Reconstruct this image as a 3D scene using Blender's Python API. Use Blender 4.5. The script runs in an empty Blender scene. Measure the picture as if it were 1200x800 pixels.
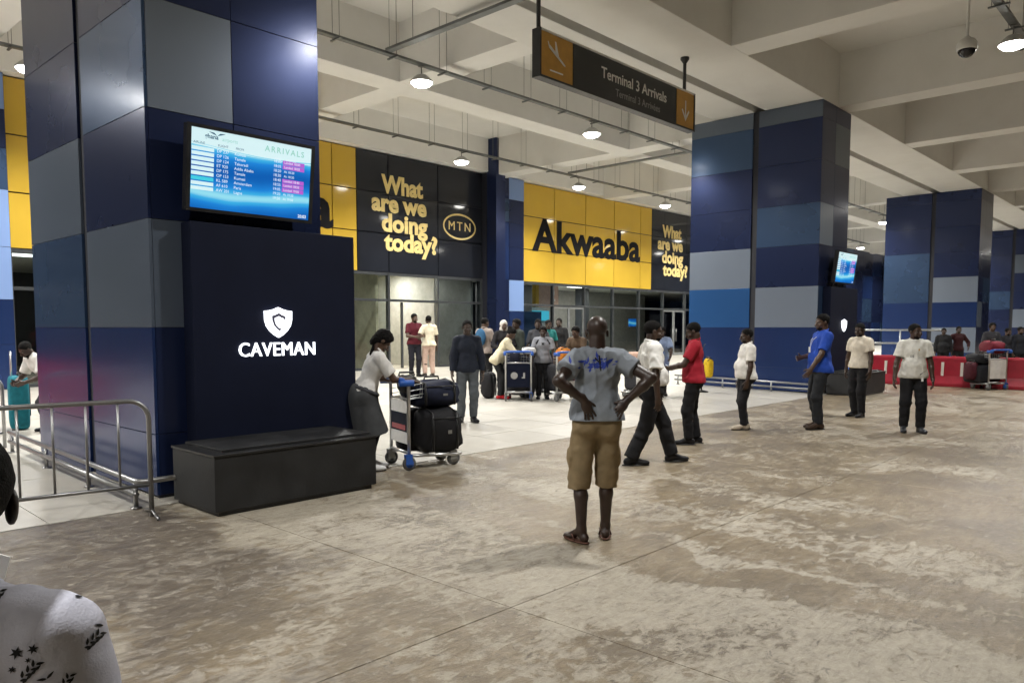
import bpy, math, random
import numpy as np
from mathutils import Vector, Matrix
from mathutils.bvhtree import BVHTree
R = math.radians
random.seed(7)
SC = bpy.context.scene
COL = SC.collection

# ------------------------------------------------------------------ camera, night sky, exposure
HEAD = 43.0
cam = bpy.data.cameras.new('camera')
cam.sensor_width = 36.0; cam.lens = 27.0; cam.shift_y = 0.0417
cam.clip_start = 0.05; cam.clip_end = 2000
cam_o = bpy.data.objects.new('camera', cam); COL.objects.link(cam_o)
cam_o.location = (0, 0, 1.65)
cam_o.rotation_euler = (R(90 - 4.226), 0, R(HEAD - 90))
SC.camera = cam_o
W = bpy.data.worlds.new('World'); SC.world = W; W.use_nodes = True
wn = W.node_tree.nodes; wl = W.node_tree.links
sky = wn.new('ShaderNodeTexSky'); sky.sky_type = 'NISHITA'; sky.sun_disc = False
sky.sun_elevation = R(2); sky.sun_rotation = R(200)
wl.new(sky.outputs[0], wn['Background'].inputs[0]); wn['Background'].inputs[1].default_value = 0.002
moon = bpy.data.lights.new('moonlight', 'SUN'); moon.energy = 0.01; moon.angle = R(0.5); moon.color = (.8, .9, 1)
mo = bpy.data.objects.new('moonlight', moon); COL.objects.link(mo); mo.rotation_euler = (R(60), 0, R(200))
SC.view_settings.view_transform = 'Standard'; SC.view_settings.look = 'None'
SC.view_settings.exposure = 0.0; SC.view_settings.gamma = 1.0
try: SC.view_settings.use_curve_mapping = False
except Exception: pass
SC.cycles.max_bounces = 8; SC.cycles.diffuse_bounces = 5; SC.cycles.glossy_bounces = 4
SC.cycles.transparent_max_bounces = 12; SC.cycles.sample_clamp_indirect = 4.0
SC.cycles.blur_glossy = 2.0; SC.cycles.sampling_pattern = 'TABULATED_SOBOL'
SC.cycles.caustics_reflective = False; SC.cycles.caustics_refractive = False

# ------------------------------------------------------------------ materials
def mat(name, col, rough=.5, metal=0., var=.12, scale=6., bump=0., bscale=60., spec=.5, coat=0., detail=6., rvar=.0):
    m = bpy.data.materials.new(name); m.use_nodes = True
    n = m.node_tree.nodes; l = m.node_tree.links; b = n['Principled BSDF']
    b.inputs['Roughness'].default_value = rough; b.inputs['Metallic'].default_value = metal
    b.inputs['Specular IOR Level'].default_value = spec; b.inputs['Coat Weight'].default_value = coat; b.inputs['Coat Roughness'].default_value = .16
    tc = n.new('ShaderNodeTexCoord')
    t = n.new('ShaderNodeTexNoise'); t.inputs['Scale'].default_value = scale; t.inputs['Detail'].default_value = detail
    l.new(tc.outputs['Object'], t.inputs['Vector'])
    r = n.new('ShaderNodeValToRGB')
    r.color_ramp.elements[0].position = .3; r.color_ramp.elements[1].position = .7
    r.color_ramp.elements[0].color = tuple(c * (1 - var) for c in col) + (1,)
    r.color_ramp.elements[1].color = tuple(min(1, c * (1 + var)) for c in col) + (1,)
    l.new(t.outputs['Fac'], r.inputs['Fac']); l.new(r.outputs['Color'], b.inputs['Base Color'])
    if rvar:
        mr = n.new('ShaderNodeMapRange'); mr.inputs['To Min'].default_value = max(0, rough - rvar); mr.inputs['To Max'].default_value = rough + rvar
        l.new(t.outputs['Fac'], mr.inputs['Value']); l.new(mr.outputs[0], b.inputs['Roughness'])
    if bump:
        t2 = n.new('ShaderNodeTexNoise'); t2.inputs['Scale'].default_value = bscale; t2.inputs['Detail'].default_value = 4
        l.new(tc.outputs['Object'], t2.inputs['Vector'])
        bp = n.new('ShaderNodeBump'); bp.inputs['Strength'].default_value = bump; bp.inputs['Distance'].default_value = .01
        l.new(t2.outputs['Fac'], bp.inputs['Height']); l.new(bp.outputs[0], b.inputs['Normal'])
    return m
def emit(name, col, s):
    m = bpy.data.materials.new(name); m.use_nodes = True
    n = m.node_tree.nodes; b = n['Principled BSDF']
    b.inputs['Base Color'].default_value = (*[min(1, c) * .2 for c in col], 1)
    b.inputs['Emission Color'].default_value = (*col, 1); b.inputs['Emission Strength'].default_value = s
    return m
def glass(name, tint, refl=1.5, rough=.02):
    m = bpy.data.materials.new(name); m.use_nodes = True
    n = m.node_tree.nodes; l = m.node_tree.links; n.remove(n['Principled BSDF'])
    tr = n.new('ShaderNodeBsdfTransparent'); tr.inputs[0].default_value = (*tint, 1)
    gl = n.new('ShaderNodeBsdfGlossy'); gl.inputs['Roughness'].default_value = rough
    fr = n.new('ShaderNodeFresnel'); fr.inputs[0].default_value = refl
    mx = n.new('ShaderNodeMixShader'); gm = n.new('ShaderNodeNewGeometry'); sb = n.new('ShaderNodeMath'); sb.operation = 'SUBTRACT'; sb.use_clamp = True
    l.new(fr.outputs[0], sb.inputs[0]); l.new(gm.outputs['Backfacing'], sb.inputs[1]); l.new(sb.outputs[0], mx.inputs[0]); l.new(tr.outputs[0], mx.inputs[1]); l.new(gl.outputs[0], mx.inputs[2])
    l.new(mx.outputs[0], n['Material Output'].inputs[0])
    return m
def ramp(n, l, src, stops):
    r = n.new('ShaderNodeValToRGB'); e = r.color_ramp.elements
    while len(e) < len(stops): e.new(.5)
    for i, (p, c) in enumerate(stops):
        e[i].position = p; e[i].color = (c, c, c, 1) if not isinstance(c, tuple) else (*c, 1)
    l.new(src, r.inputs['Fac']); return r.outputs['Color']
def concrete_floor():
    m = bpy.data.materials.new('worn_concrete'); m.use_nodes = True
    n = m.node_tree.nodes; l = m.node_tree.links; b = n['Principled BSDF']
    g = n.new('ShaderNodeNewGeometry')
    def noise(scale, detail=8, dist=0., rough=.55, vec=None):
        t = n.new('ShaderNodeTexNoise'); t.inputs['Scale'].default_value = scale; t.inputs['Detail'].default_value = detail
        t.inputs['Distortion'].default_value = dist; t.inputs['Roughness'].default_value = rough
        l.new(vec or g.outputs['Position'], t.inputs['Vector']); return t.outputs['Fac']
    def math_(op, a, b_=None, c=None):
        t = n.new('ShaderNodeMath'); t.operation = op
        for i, v in enumerate((a, b_, c)):
            if v is None: continue
            if isinstance(v, (int, float)): t.inputs[i].default_value = v
            else: l.new(v, t.inputs[i])
        return t.outputs[0]
    def mix(f, a, b_, mode='MIX'):
        t = n.new('ShaderNodeMix'); t.data_type = 'RGBA'; t.blend_type = mode
        if isinstance(f, (int, float)): t.inputs[0].default_value = f
        else: l.new(f, t.inputs[0])
        for i, v in ((6, a), (7, b_)):
            if isinstance(v, tuple): t.inputs[i].default_value = (*v, 1)
            else: l.new(v, t.inputs[i])
        return t.outputs[2]
    # stretched coordinates: trowel and tyre streaks run mostly along the slabs
    mp = n.new('ShaderNodeMapping'); mp.inputs['Rotation'].default_value = (0, 0, R(20)); mp.inputs['Scale'].default_value = (.85, 1.15, 1)
    l.new(g.outputs['Position'], mp.inputs['Vector']); V = mp.outputs[0]
    broad = noise(.30, 3, .8)
    broad2 = noise(1.1, 7, .8, .58, V)
    swirl = noise(3.6, 12, .9, .70, V)
    fine = noise(26, 8, .6, .74)
    grit = noise(150, 3)
    flake = noise(8.5, 15, .5, .80)
    # fine trowel scratches, two directions
    def scratch(ang, sx, sy):
        q = n.new('ShaderNodeMapping'); q.inputs['Rotation'].default_value = (0, 0, R(ang)); q.inputs['Scale'].default_value = (sx, sy, 1)
        l.new(g.outputs['Position'], q.inputs['Vector']); return noise(1., 8, 1.2, .68, q.outputs[0])
    s1 = scratch(25, 4., 13.); s2 = scratch(-50, 5., 17.)
    pick = ramp(n, l, noise(.9, 2), [(.44, 0.), (.56, 1.)])
    scr = math_('ADD', math_('MULTIPLY', s1, pick), math_('MULTIPLY', s2, math_('SUBTRACT', 1., pick)))
    base = mix(ramp(n, l, swirl, [(.36, 0.), (.64, 1.)]), (.165, .128, .082), (.250, .200, .134))
    base = mix(ramp(n, l, scr, [(.45, 0.), (.62, .7)]), base, (.315, .258, .180))
    base = mix(ramp(n, l, fine, [(.34, .55), (.44, 0.)]), base, (.085, .070, .052))
    base = mix(ramp(n, l, flake, [(.585, 0.), (.61, .5)]), base, (.335, .292, .225))
    base = mix(ramp(n, l, broad2, [(.36, .5), (.5, 0.)]), base, (.112, .094, .073))
    # pale chalky skin: worn through in wheel tracks that run across the drive, ragged at the edges
    sx_ = n.new('ShaderNodeSeparateXYZ'); l.new(g.outputs['Position'], sx_.inputs[0])
    xx = math_('ADD', sx_.outputs['X'], math_('ADD', math_('MULTIPLY', math_('SUBTRACT', noise(.55, 3, .4), .5), 1.3), math_('MULTIPLY', math_('SUBTRACT', broad2, .5), .7)))
    st = [(0, .50), (1.5, .47), (2.7, .46), (3.15, .58), (3.4, .70), (4.35, .72), (4.55, .30), (4.85, .28), (4.98, .66), (5.08, .34), (5.42, .28), (5.6, .56), (6.3, .54), (6.7, .30), (6.95, .52), (7.2, .50), (7.45, .30), (9., .33), (10., .46), (10.8, .34), (12., .42)]
    tr = ramp(n, l, math_('DIVIDE', xx, 12.), [(x / 12, v) for x, v in st])
    sel = math_('ADD', tr, math_('ADD', math_('MULTIPLY', math_('SUBTRACT', math_('ADD', flake, math_('MULTIPLY', scr, .35)), .675), 2.1), math_('ADD', math_('MULTIPLY', math_('SUBTRACT', broad2, .5), .9), math_('MULTIPLY', math_('SUBTRACT', broad, .5), .5))))
    skin = ramp(n, l, sel, [(.465, 0.), (.495, .7), (.68, 1.)])
    pale = mix(ramp(n, l, swirl, [(.34, 0.), (.62, 1.)]), (.235, .207, .163), (.345, .307, .243))
    pale = mix(ramp(n, l, scr, [(.42, 0.), (.62, .75)]), pale, (.395, .354, .284))
    pale = mix(ramp(n, l, scr, [(.33, .6), (.42, 0.)]), pale, (.17, .142, .104))
    pale = mix(ramp(n, l, fine, [(.44, 0.), (.62, .4)]), pale, (.47, .43, .35))
    col = mix(skin, base, pale)
    # grey grime, heaviest on the slab by the column
    gy = n.new('ShaderNodeMapRange'); gy.inputs['From Min'].default_value = 2.2; gy.inputs['From Max'].default_value = 5.5; l.new(sx_.outputs['Y'], gy.inputs['Value'])
    gx = math_('MULTIPLY', ramp(n, l, math_('DIVIDE', xx, 12.), [(0, .26), (2.7 / 12, .22), (3.3 / 12, .04), (1., .0)]), gy.outputs[0])
    grime = ramp(n, l, math_('ADD', gx, math_('ADD', math_('MULTIPLY', noise(1.0, 12, .8, .66), .65), math_('MULTIPLY', flake, .35))), [(.58, 0.), (.68, .8)])
    gcol = mix(ramp(n, l, scr, [(.44, 0.), (.60, .8)]), (.108, .090, .074), (.205, .175, .142))
    gcol = mix(ramp(n, l, flake, [(.55, 0.), (.585, .8)]), gcol, (.30, .265, .22))
    col = mix(grime, col, gcol)
    # small pale chips and dark specks
    col = mix(ramp(n, l, noise(11, 13, .5, .78), [(.60, 0.), (.625, .6)]), col, (.46, .42, .345))
    col = mix(ramp(n, l, noise(7, 10, 1.5, .7, V), [(.34, .55), (.39, 0.)]), col, (.08, .07, .058))
    l.new(col, b.inputs['Base Color'])
    rr = n.new('ShaderNodeMapRange'); rr.inputs['To Min'].default_value = .30; rr.inputs['To Max'].default_value = .58
    l.new(skin, rr.inputs['Value']); l.new(rr.outputs[0], b.inputs['Roughness'])
    b.inputs['Specular IOR Level'].default_value = .45
    h = math_('ADD', math_('MULTIPLY', skin, .5), math_('ADD', math_('MULTIPLY', fine, .5), math_('MULTIPLY', grit, .12)))
    h = math_('ADD', h, math_('MULTIPLY', scr, 1.2))
    bp = n.new('ShaderNodeBump'); bp.inputs['Strength'].default_value = .5; bp.inputs['Distance'].default_value = .015
    l.new(h, bp.inputs['Height']); l.new(bp.outputs[0], b.inputs['Normal'])
    return m
def tile_mat():
    m = mat('pale_paving', (.50, .475, .42), .38, 0, .06, 3, .05, 90)
    n = m.node_tree.nodes; l = m.node_tree.links; b = n['Principled BSDF']
    oi = n.new('ShaderNodeObjectInfo'); src = b.inputs['Base Color'].links[0].from_socket
    hs = n.new('ShaderNodeHueSaturation'); mr = n.new('ShaderNodeMapRange'); mr.inputs['To Min'].default_value = .90; mr.inputs['To Max'].default_value = 1.06
    l.new(oi.outputs['Random'], mr.inputs['Value']); l.new(mr.outputs[0], hs.inputs['Value']); l.new(src, hs.inputs['Color'])
    # trodden dirt
    g = n.new('ShaderNodeNewGeometry'); t = n.new('ShaderNodeTexNoise'); t.inputs['Scale'].default_value = .9; t.inputs['Detail'].default_value = 10; t.inputs['Roughness'].default_value = .65
    l.new(g.outputs['Position'], t.inputs['Vector'])
    f = ramp(n, l, t.outputs['Fac'], [(.42, 0.), (.7, .5)])
    mx = n.new('ShaderNodeMix'); mx.data_type = 'RGBA'
    l.new(f, mx.inputs[0]); l.new(hs.outputs[0], mx.inputs[6]); mx.inputs[7].default_value = (.36, .335, .29, 1)
    l.new(mx.outputs[2], b.inputs['Base Color'])
    return m
def ceiling_mat():
    m = mat('cream_painted_concrete', (.74, .735, .71), .8, 0, .04, .7, .12, 30)
    n = m.node_tree.nodes; l = m.node_tree.links; b = n['Principled BSDF']
    src = b.inputs['Base Color'].links[0].from_socket
    g = n.new('ShaderNodeNewGeometry'); t = n.new('ShaderNodeTexNoise'); t.inputs['Scale'].default_value = .55; t.inputs['Detail'].default_value = 9; t.inputs['Roughness'].default_value = .7
    l.new(g.outputs['Position'], t.inputs['Vector'])
    f = ramp(n, l, t.outputs['Fac'], [(.45, 0.), (.75, .5)])
    mx = n.new('ShaderNodeMix'); mx.data_type = 'RGBA'; l.new(f, mx.inputs[0]); l.new(src, mx.inputs[6]); mx.inputs[7].default_value = (.63, .62, .59, 1)
    l.new(mx.outputs[2], b.inputs['Base Color'])
    return m
M = dict(
    concrete=concrete_floor(), tile=tile_mat(), ceil=ceiling_mat(),
    joint=mat('joint_filler', (.05, .045, .038), .9), asphalt=mat('asphalt', (.05, .05, .05), .9, 0, .2, 4, .3, 80),
    navy=mat('navy_cladding', (.020, .031, .088), .28, .62, .03, .6, spec=.2, coat=.32, rvar=.04),
    steelb=mat('steel_blue_cladding', (.044, .082, .165), .28, .6, .03, .6, spec=.2, coat=.32, rvar=.04),
    slate=mat('slate_cladding', (.115, .142, .188), .30, .5, .03, .6, spec=.2, coat=.32, rvar=.04),
    pale=mat('pale_slate_cladding', (.185, .22, .278), .32, .4, .03, .6, spec=.2, coat=.32, rvar=.04),
    mid=mat('mid_blue_cladding', (.030, .105, .29), .28, .5, .03, .6, spec=.2, coat=.32),
    royal=mat('royal_blue_cladding', (.022, .046, .150), .26, .6, .03, .6, spec=.2, coat=.32, rvar=.04),
    sky_clad=mat('light_blue_cladding', (.17, .26, .48), .3, .0, .04, .6, spec=.4, rvar=.04),
    core=mat('shadow_gap', (.010, .011, .018), .6),
    steel=mat('brushed_steel', (.30, .30, .30), .36, .9, .06, 12),
    zinc=mat('galvanised_steel', (.36, .37, .37), .42, .85, .18, 9, .04, 70),
    alu=mat('trolley_aluminium', (.55, .55, .55), .3, .9, .08, 9),
    black=mat('black_paint', (.012, .012, .013), .38, 0, .2, 8, .05, 50, rvar=.1),
    plinth=mat('scuffed_black_board', (.010, .0105, .0115), .55, 0, .5, 4, .15, 40, detail=12, rvar=.15),
    panel_navy=mat('advert_board', (.006, .0085, .022), .6, 0, .12, 2, .03, 60, .12),
    yellow=mat('yellow_spandrel_glass', (.55, .36, .045), .09, 0, .05, .8, 0, 1, .4, 0),
    spblack=mat('black_spandrel_glass', (.016, .018, .024), .07, 0, .15, .8, 0, 1, .4, 0),
    letter_y=mat('yellow_lettering', (.72, .56, .22), .45), letter_k=mat('black_lettering', (.008, .008, .010), .6, spec=.1),
    mull=mat('dark_mullion', (.06, .065, .07), .4, .5), mull_l=mat('grey_mullion', (.28, .29, .29), .4, .6),
    glass=glass('tinted_glass', (.72, .76, .77)), clear=glass('clear_glass', (.93, .95, .95)),
    cream=mat('cream_wall', (.62, .54, .36), .6), green_wall=mat('grey_green_wall', (.29, .29, .275), .6),
    lobby_floor=mat('lobby_floor', (.45, .42, .36), .25), lobby_ceil=mat('lobby_ceiling', (.6, .6, .56), .8),
    darkwall=mat('dark_wall', (.03, .033, .04), .5, 0, .3, 2), pink=mat('pink_poster', (.55, .38, .32), .5),
    orange=mat('orange_sign_face', (.50, .265, .035), .4), signblk=mat('charcoal_sign_face', (.014, .015, .016), .35),
    white=mat('white_paint', (.75, .75, .73), .4), grey_letter=mat('grey_lettering', (.30, .30, .30), .5),
    red=mat('red_plastic', (.36, .014, .032), .38, 0, .12, 5, .06, 40), refl_white=mat('white_reflective_strip', (.75, .72, .66), .35),
    tyre=mat('grey_rubber', (.10, .10, .10), .7), blue_pl=mat('blue_plastic', (.02, .10, .42), .35),
    lamp_body=mat('lamp_housing', (.55, .55, .55), .45, .2), tray=mat('cable_tray_steel', (.17, .18, .18), .45, .6),
    rod=mat('threaded_rod', (.20, .20, .19), .5, .6),
    lens=emit('lamp_lens', (1, .97, .9), 30), lit_white=emit('lit_letters', (.92, .95, 1), 2.6), lit_gap=mat('logo_backing', (.10, .10, .16), .5),
    lit_panel=emit('ceiling_light_panel', (1, .98, .92), 5), cyan=emit('cyan_screen', (.05, .55, .75), 1.0), blue_scr=emit('blue_display', (.03, .22, .9), .9),
    dome=mat('tinted_dome', (.02, .02, .025), .08),
)
def screen_mat():
    m = bpy.data.materials.new('flight_screen'); m.use_nodes = True
    n = m.node_tree.nodes; l = m.node_tree.links; b = n['Principled BSDF']
    tc = n.new('ShaderNodeTexCoord'); sp = n.new('ShaderNodeSeparateXYZ'); l.new(tc.outputs['Object'], sp.inputs[0])
    w = n.new('ShaderNodeTexWave'); w.wave_type = 'BANDS'; w.bands_direction = 'Z'; w.inputs['Scale'].default_value = .9; w.inputs['Distortion'].default_value = 5; w.inputs['Detail Scale'].default_value = .6
    l.new(tc.outputs['Object'], w.inputs['Vector'])
    c = ramp(n, l, w.outputs['Fac'], [(.0, (.0, .12, .50)), (.62, (.01, .26, .78)), (.9, (.05, .50, .90)), (1., (.35, .85, 1.))])
    l.new(c, b.inputs['Emission Color']); b.inputs['Emission Strength'].default_value = .85; b.inputs['Base Color'].default_value = (.01, .02, .05, 1)
    b.inputs['Roughness'].default_value = .2
    return m
M['screen'] = screen_mat()
M['scr_white'] = emit('screen_white', (.70, .93, .97), .85); M['scr_text'] = emit('screen_text', (.80, .92, 1), .9)
M['scr_pink'] = emit('screen_magenta', (.45, .10, .62), .9); M['scr_teal'] = emit('screen_teal', (.05, .60, .75), .9); M['scr_dark'] = emit('screen_dark_text', (.03, .16, .28), .5)
M['scr_green'] = emit('screen_pale_green', (.35, .72, .62), .8)

# ------------------------------------------------------------------ mesh helpers
class MB:
    def __init__(s): s.v = []; s.f = []; s.mi = []
    def add(s, V, Fs, mi=0):
        o = len(s.v); s.v += [tuple(map(float, p)) for p in V]
        for f in Fs: s.f.append(tuple(i + o for i in f)); s.mi.append(mi)
        return s
    def box(s, x0, x1, y0, y1, z0, z1, mi=0):
        V = [(x0, y0, z0), (x1, y0, z0), (x1, y1, z0), (x0, y1, z0), (x0, y0, z1), (x1, y0, z1), (x1, y1, z1), (x0, y1, z1)]
        return s.add(V, [(0, 3, 2, 1), (4, 5, 6, 7), (0, 1, 5, 4), (1, 2, 6, 5), (2, 3, 7, 6), (3, 0, 4, 7)], mi)
    def tube(s, pts, r, n=8, mi=0, closed=False):
        P = [Vector(p) for p in pts]; k = len(P); rings = []; prev = None
        for i in range(k):
            if closed: d = P[(i + 1) % k] - P[i - 1]
            else: d = P[min(i + 1, k - 1)] - P[max(i - 1, 0)]
            d.normalize()
            if prev is None:
                a = Vector((0, 0, 1)) if abs(d.z) < .9 else Vector((1, 0, 0)); u = d.cross(a).normalized()
            else: u = (prev - d * prev.dot(d)).normalized()
            prev = u; w = d.cross(u)
            rr = r[i] if isinstance(r, (list, tuple)) else r
            rings.append([P[i] + (u * math.cos(2 * math.pi * j / n) + w * math.sin(2 * math.pi * j / n)) * rr for j in range(n)])
        V = [p for q in rings for p in q]; Fs = []
        for i in range(k if closed else k - 1):
            a = i * n; b = ((i + 1) % k) * n
            for j in range(n): Fs.append((a + j, a + (j + 1) % n, b + (j + 1) % n, b + j))
        if not closed: Fs += [tuple(range(n))[::-1], tuple(range((k - 1) * n, k * n))]
        return s.add(V, Fs, mi)
    def lathe(s, prof, c=(0, 0, 0), n=20, axis='z', mi=0):
        V = []; Fs = []
        for r, z in prof:
            for j in range(n):
                a = 2 * math.pi * j / n; p = (r * math.cos(a), r * math.sin(a), z)
                if axis == 'y': p = (p[0], z, p[1])
                if axis == 'x': p = (z, p[0], p[1])
                V.append((c[0] + p[0], c[1] + p[1], c[2] + p[2]))
        for i in range(len(prof) - 1):
            for j in range(n): Fs.append((i * n + j, i * n + (j + 1) % n, (i + 1) * n + (j + 1) % n, (i + 1) * n + j))
        Fs += [tuple(range(n))[::-1], tuple(range((len(prof) - 1) * n, len(prof) * n))]
        return s.add(V, Fs, mi)
    def prism(s, poly, f0, f1, mi=0):
        """poly: 2D points; f0/f1 turn a 2D point into the near/far 3D point"""
        k = len(poly); V = [f0(p) for p in poly] + [f1(p) for p in poly]
        Fs = [tuple(range(k)), tuple(range(k, 2 * k))[::-1]] + [(i, i + k, (i + 1) % k + k, (i + 1) % k) for i in range(k)]
        return s.add(V, Fs, mi)
    def mesh(s, name, mats, smooth=False):
        me = bpy.data.meshes.new(name); me.from_pydata(s.v, [], s.f)
        for m in (mats if isinstance(mats, (list, tuple)) else [mats]): me.materials.append(m)
        me.polygons.foreach_set('material_index', s.mi)
        if smooth: me.polygons.foreach_set('use_smooth', [True] * len(s.f))
        me.update(); return me
    def build(s, name, mats, parent=None, smooth=False, bevel=0., loc=None):
        o = link(name, s.mesh(name, mats, smooth), parent)
        if bevel:
            b = o.modifiers.new('bevel', 'BEVEL'); b.width = bevel; b.segments = 2; b.limit_method = 'ANGLE'
        if loc is not None: o.location = loc
        return o
def link(name, me, parent=None):
    o = bpy.data.objects.new(name, me); COL.objects.link(o)
    if parent is not None: o.parent = parent
    return o
def tag(o, label=None, cat=None, group=None, kind=None):
    for k, v in (('label', label), ('category', cat), ('group', group), ('kind', kind)):
        if v: o[k] = v
    return o
def empty(name, loc=(0, 0, 0), rz=0., label=None, cat=None, group=None):
    o = bpy.data.objects.new(name, None); COL.objects.link(o); o.location = loc; o.rotation_euler = (0, 0, rz)
    o.empty_display_size = .2
    return tag(o, label, cat, group)
KIDS = {}
def copy_tree(o, parent=None):
    c = o.copy(); COL.objects.link(c)
    if parent is not None: c.parent = parent
    for ch in [x for x in o.children]: copy_tree(ch, c)
    return c
TS = bpy.data.scenes.new('lettering_bench')
def text_mesh(body, size, depth=.0, bold=0., align='CENTER', spacing=1.):
    cu = bpy.data.curves.new('lettering', 'FONT'); cu.body = body; cu.size = size; cu.extrude = depth; cu.offset = bold
    cu.align_x = align; cu.align_y = 'CENTER'; cu.space_character = spacing; cu.resolution_u = 3
    o = bpy.data.objects.new('lettering', cu); TS.collection.objects.link(o)
    vl = TS.view_layers[0]; vl.update(); dg = vl.depsgraph
    me = bpy.data.meshes.new_from_object(o.evaluated_get(dg) if dg else o); bpy.data.objects.remove(o); bpy.data.curves.remove(cu)
    return me
def text(body, size, mat_, parent, loc, depth=.0, bold=0., align='CENTER', name='lettering', rot=(R(90), 0, 0), fit=None, spacing=1., slant=0., split=None):
    """text on a wall that faces -Y; fit = wanted width"""
    me = text_mesh(body, size, depth, bold, align, spacing); me.materials.clear(); me.materials.append(mat_)
    if fit:
        xs = [v.co.x for v in me.vertices]; k = fit / max(1e-6, max(xs) - min(xs)); me.transform(Matrix.Diagonal((k, 1, 1, 1)))
    if slant: me.transform(Matrix.Shear('XZ', 4, (slant, 0)) if False else Matrix(((1, slant, 0, 0), (0, 1, 0, 0), (0, 0, 1, 0), (0, 0, 0, 1))))
    if split:
        par = list(range(len(me.vertices)))
        def find(i):
            while par[i] != i: par[i] = par[par[i]]; i = par[i]
            return i
        for e in me.edges: par[find(e.vertices[0])] = find(e.vertices[1])
        grp = {}
        for f in me.polygons: grp.setdefault(find(f.vertices[0]), []).append(tuple(f.vertices))
        for fs in grp.values():
            ids = sorted({i for f in fs for i in f}); mp = {i: k for k, i in enumerate(ids)}
            m2 = bpy.data.meshes.new(split); m2.from_pydata([me.vertices[i].co[:] for i in ids], [], [[mp[i] for i in f] for f in fs]); m2.materials.append(mat_)
            o = link(split, m2, parent); o.location = loc; o.rotation_euler = rot
        return None
    o = link(name, me, parent); o.location = loc; o.rotation_euler = rot
    return o
def gz(x, y): return 0. if y < 7.2 else .02 * (y - 7.2)
# ------------------------------------------------------------------ ground, slabs, paving
o = MB().box(-600, 600, -600, 600, -.6, -.13).build('ground', M['asphalt']); o['kind'] = 'structure'
fl = MB().box(-24, 76, -16, 7.18, -.12, -.012).build('concrete_floor', M['joint']); fl['kind'] = 'structure'
xs = [-24, -18.4, -13., -7.6, -2.2, 3.24, 8.66, 14.1, 19.5, 24.9, 30.3, 35.7, 41.1, 46.5, 52., 64., 76.]
ys = [-16, -11.5, -6.4, -1.7, 3.03, 7.18]
for i in range(len(xs) - 1):
    for j in range(len(ys) - 1):
        MB().box(xs[i] + .003, xs[i + 1] - .003, ys[j] + .003, ys[j + 1] - .003, -.1, 0).build('concrete_slab', M['concrete'], fl)
# paved forecourt, falling gently from the building towards the drive
pv = MB().add([(-24, 7.2, -.02), (76, 7.2, -.02), (76, 20.4, .244), (-24, 20.4, .244), (-24, 7.2, -.3), (76, 7.2, -.3), (76, 20.4, -.3), (-24, 20.4, -.3)],
    [(0, 1, 2, 3), (7, 6, 5, 4), (0, 4, 5, 1), (1, 5, 6, 2), (2, 6, 7, 3), (3, 7, 4, 0)]).build('pavement', M['joint']); pv['kind'] = 'structure'
def tile_box(mb, x0, x1, y0, y1, dz=0.):
    t = lambda y: .02 * (y - 7.2) + dz
    return mb.add([(x0, y0, t(y0) - .018), (x1, y0, t(y0) - .018), (x1, y1, t(y1) - .018), (x0, y1, t(y1) - .018), (x0, y0, t(y0)), (x1, y0, t(y0)), (x1, y1, t(y1)), (x0, y1, t(y1))],
        [(0, 3, 2, 1), (4, 5, 6, 7), (0, 1, 5, 4), (1, 2, 6, 5), (2, 3, 7, 6), (3, 0, 4, 7)])
far = MB(); nt = 0
rest = []
for i in range(-24, 76):
    for j in range(13):
        x0, y0 = i, 7.2 + j * 1.015
        d = (x0 + .5) * math.cos(R(43)) + (y0 + .5) * math.sin(R(43)); s = (x0 + .5) * math.sin(R(43)) - (y0 + .5) * math.cos(R(43))
        vis = d > 4 and abs(s / d) < .70
        rest.append((0 if vis else 1, d, x0, y0))
rest.sort()
for q, d, x0, y0 in rest:
    a = (x0 + .004, x0 + .996, y0 + .004, y0 + 1.011, random.uniform(-.0012, .0012))
    if nt < 296 and q == 0: tile_box(MB(), *a).build('paving_tile', M['tile'], pv); nt += 1
    else: tile_box(far, *a)
o = far.build('paving_tile_field', M['tile'], pv); o['kind'] = 'stuff'

# ------------------------------------------------------------------ ceiling: slab with downstand beams
ZB, ZS = 7.15, 8.45
ce = MB().box(-24, 76, -16, 34, ZS, ZS + .35).build('ceiling', M['ceil']); ce['kind'] = 'structure'
abeams = [(-9.2, -8.2), (-2.3, -1.2), (7.45, 8.94), (9.21, 10.35), (13.95, 14.68)]
for y0, y1 in abeams: MB().box(-24, 76, y0, y1, ZB, ZS + .05).build('beam', M['ceil'], ce, bevel=.012)
MB().box(-24, 76, 8.945, 9.205, 8.0, ZS + .02).build('expansion_joint', M['core'], ce)
MB().box(-24, 76, 19.98, 20.34, 7.28, ZS + .05).build('edge_beam', M['ceil'], ce)
for x in (-18.5, -13.1, -7.7, -1.9, 3.5, 8.9, 14.3, 20.0, 25.35, 30.8, 36.2, 41.6, 47., 52.4, 58., 64., 70.):
    for y0, y1 in ((-1.2, 7.45), (-8.2, -2.3)): MB().box(x, x + .72, y0, y1, ZB + .003, ZS + .05).build('beam', M['ceil'], ce, bevel=.012)
for x in (-20.6, -12.5, -4.4, 3.7, 11.25, 20.3, 27.2, 36.3, 44.4, 52.5, 60.6, 68.7):
    for y0, y1 in ((10.35, 13.95), (14.68, 19.98)): MB().box(x, x + .70, y0, y1, ZB + .003, ZS + .05).build('beam', M['ceil'], ce, bevel=.012)

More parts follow.
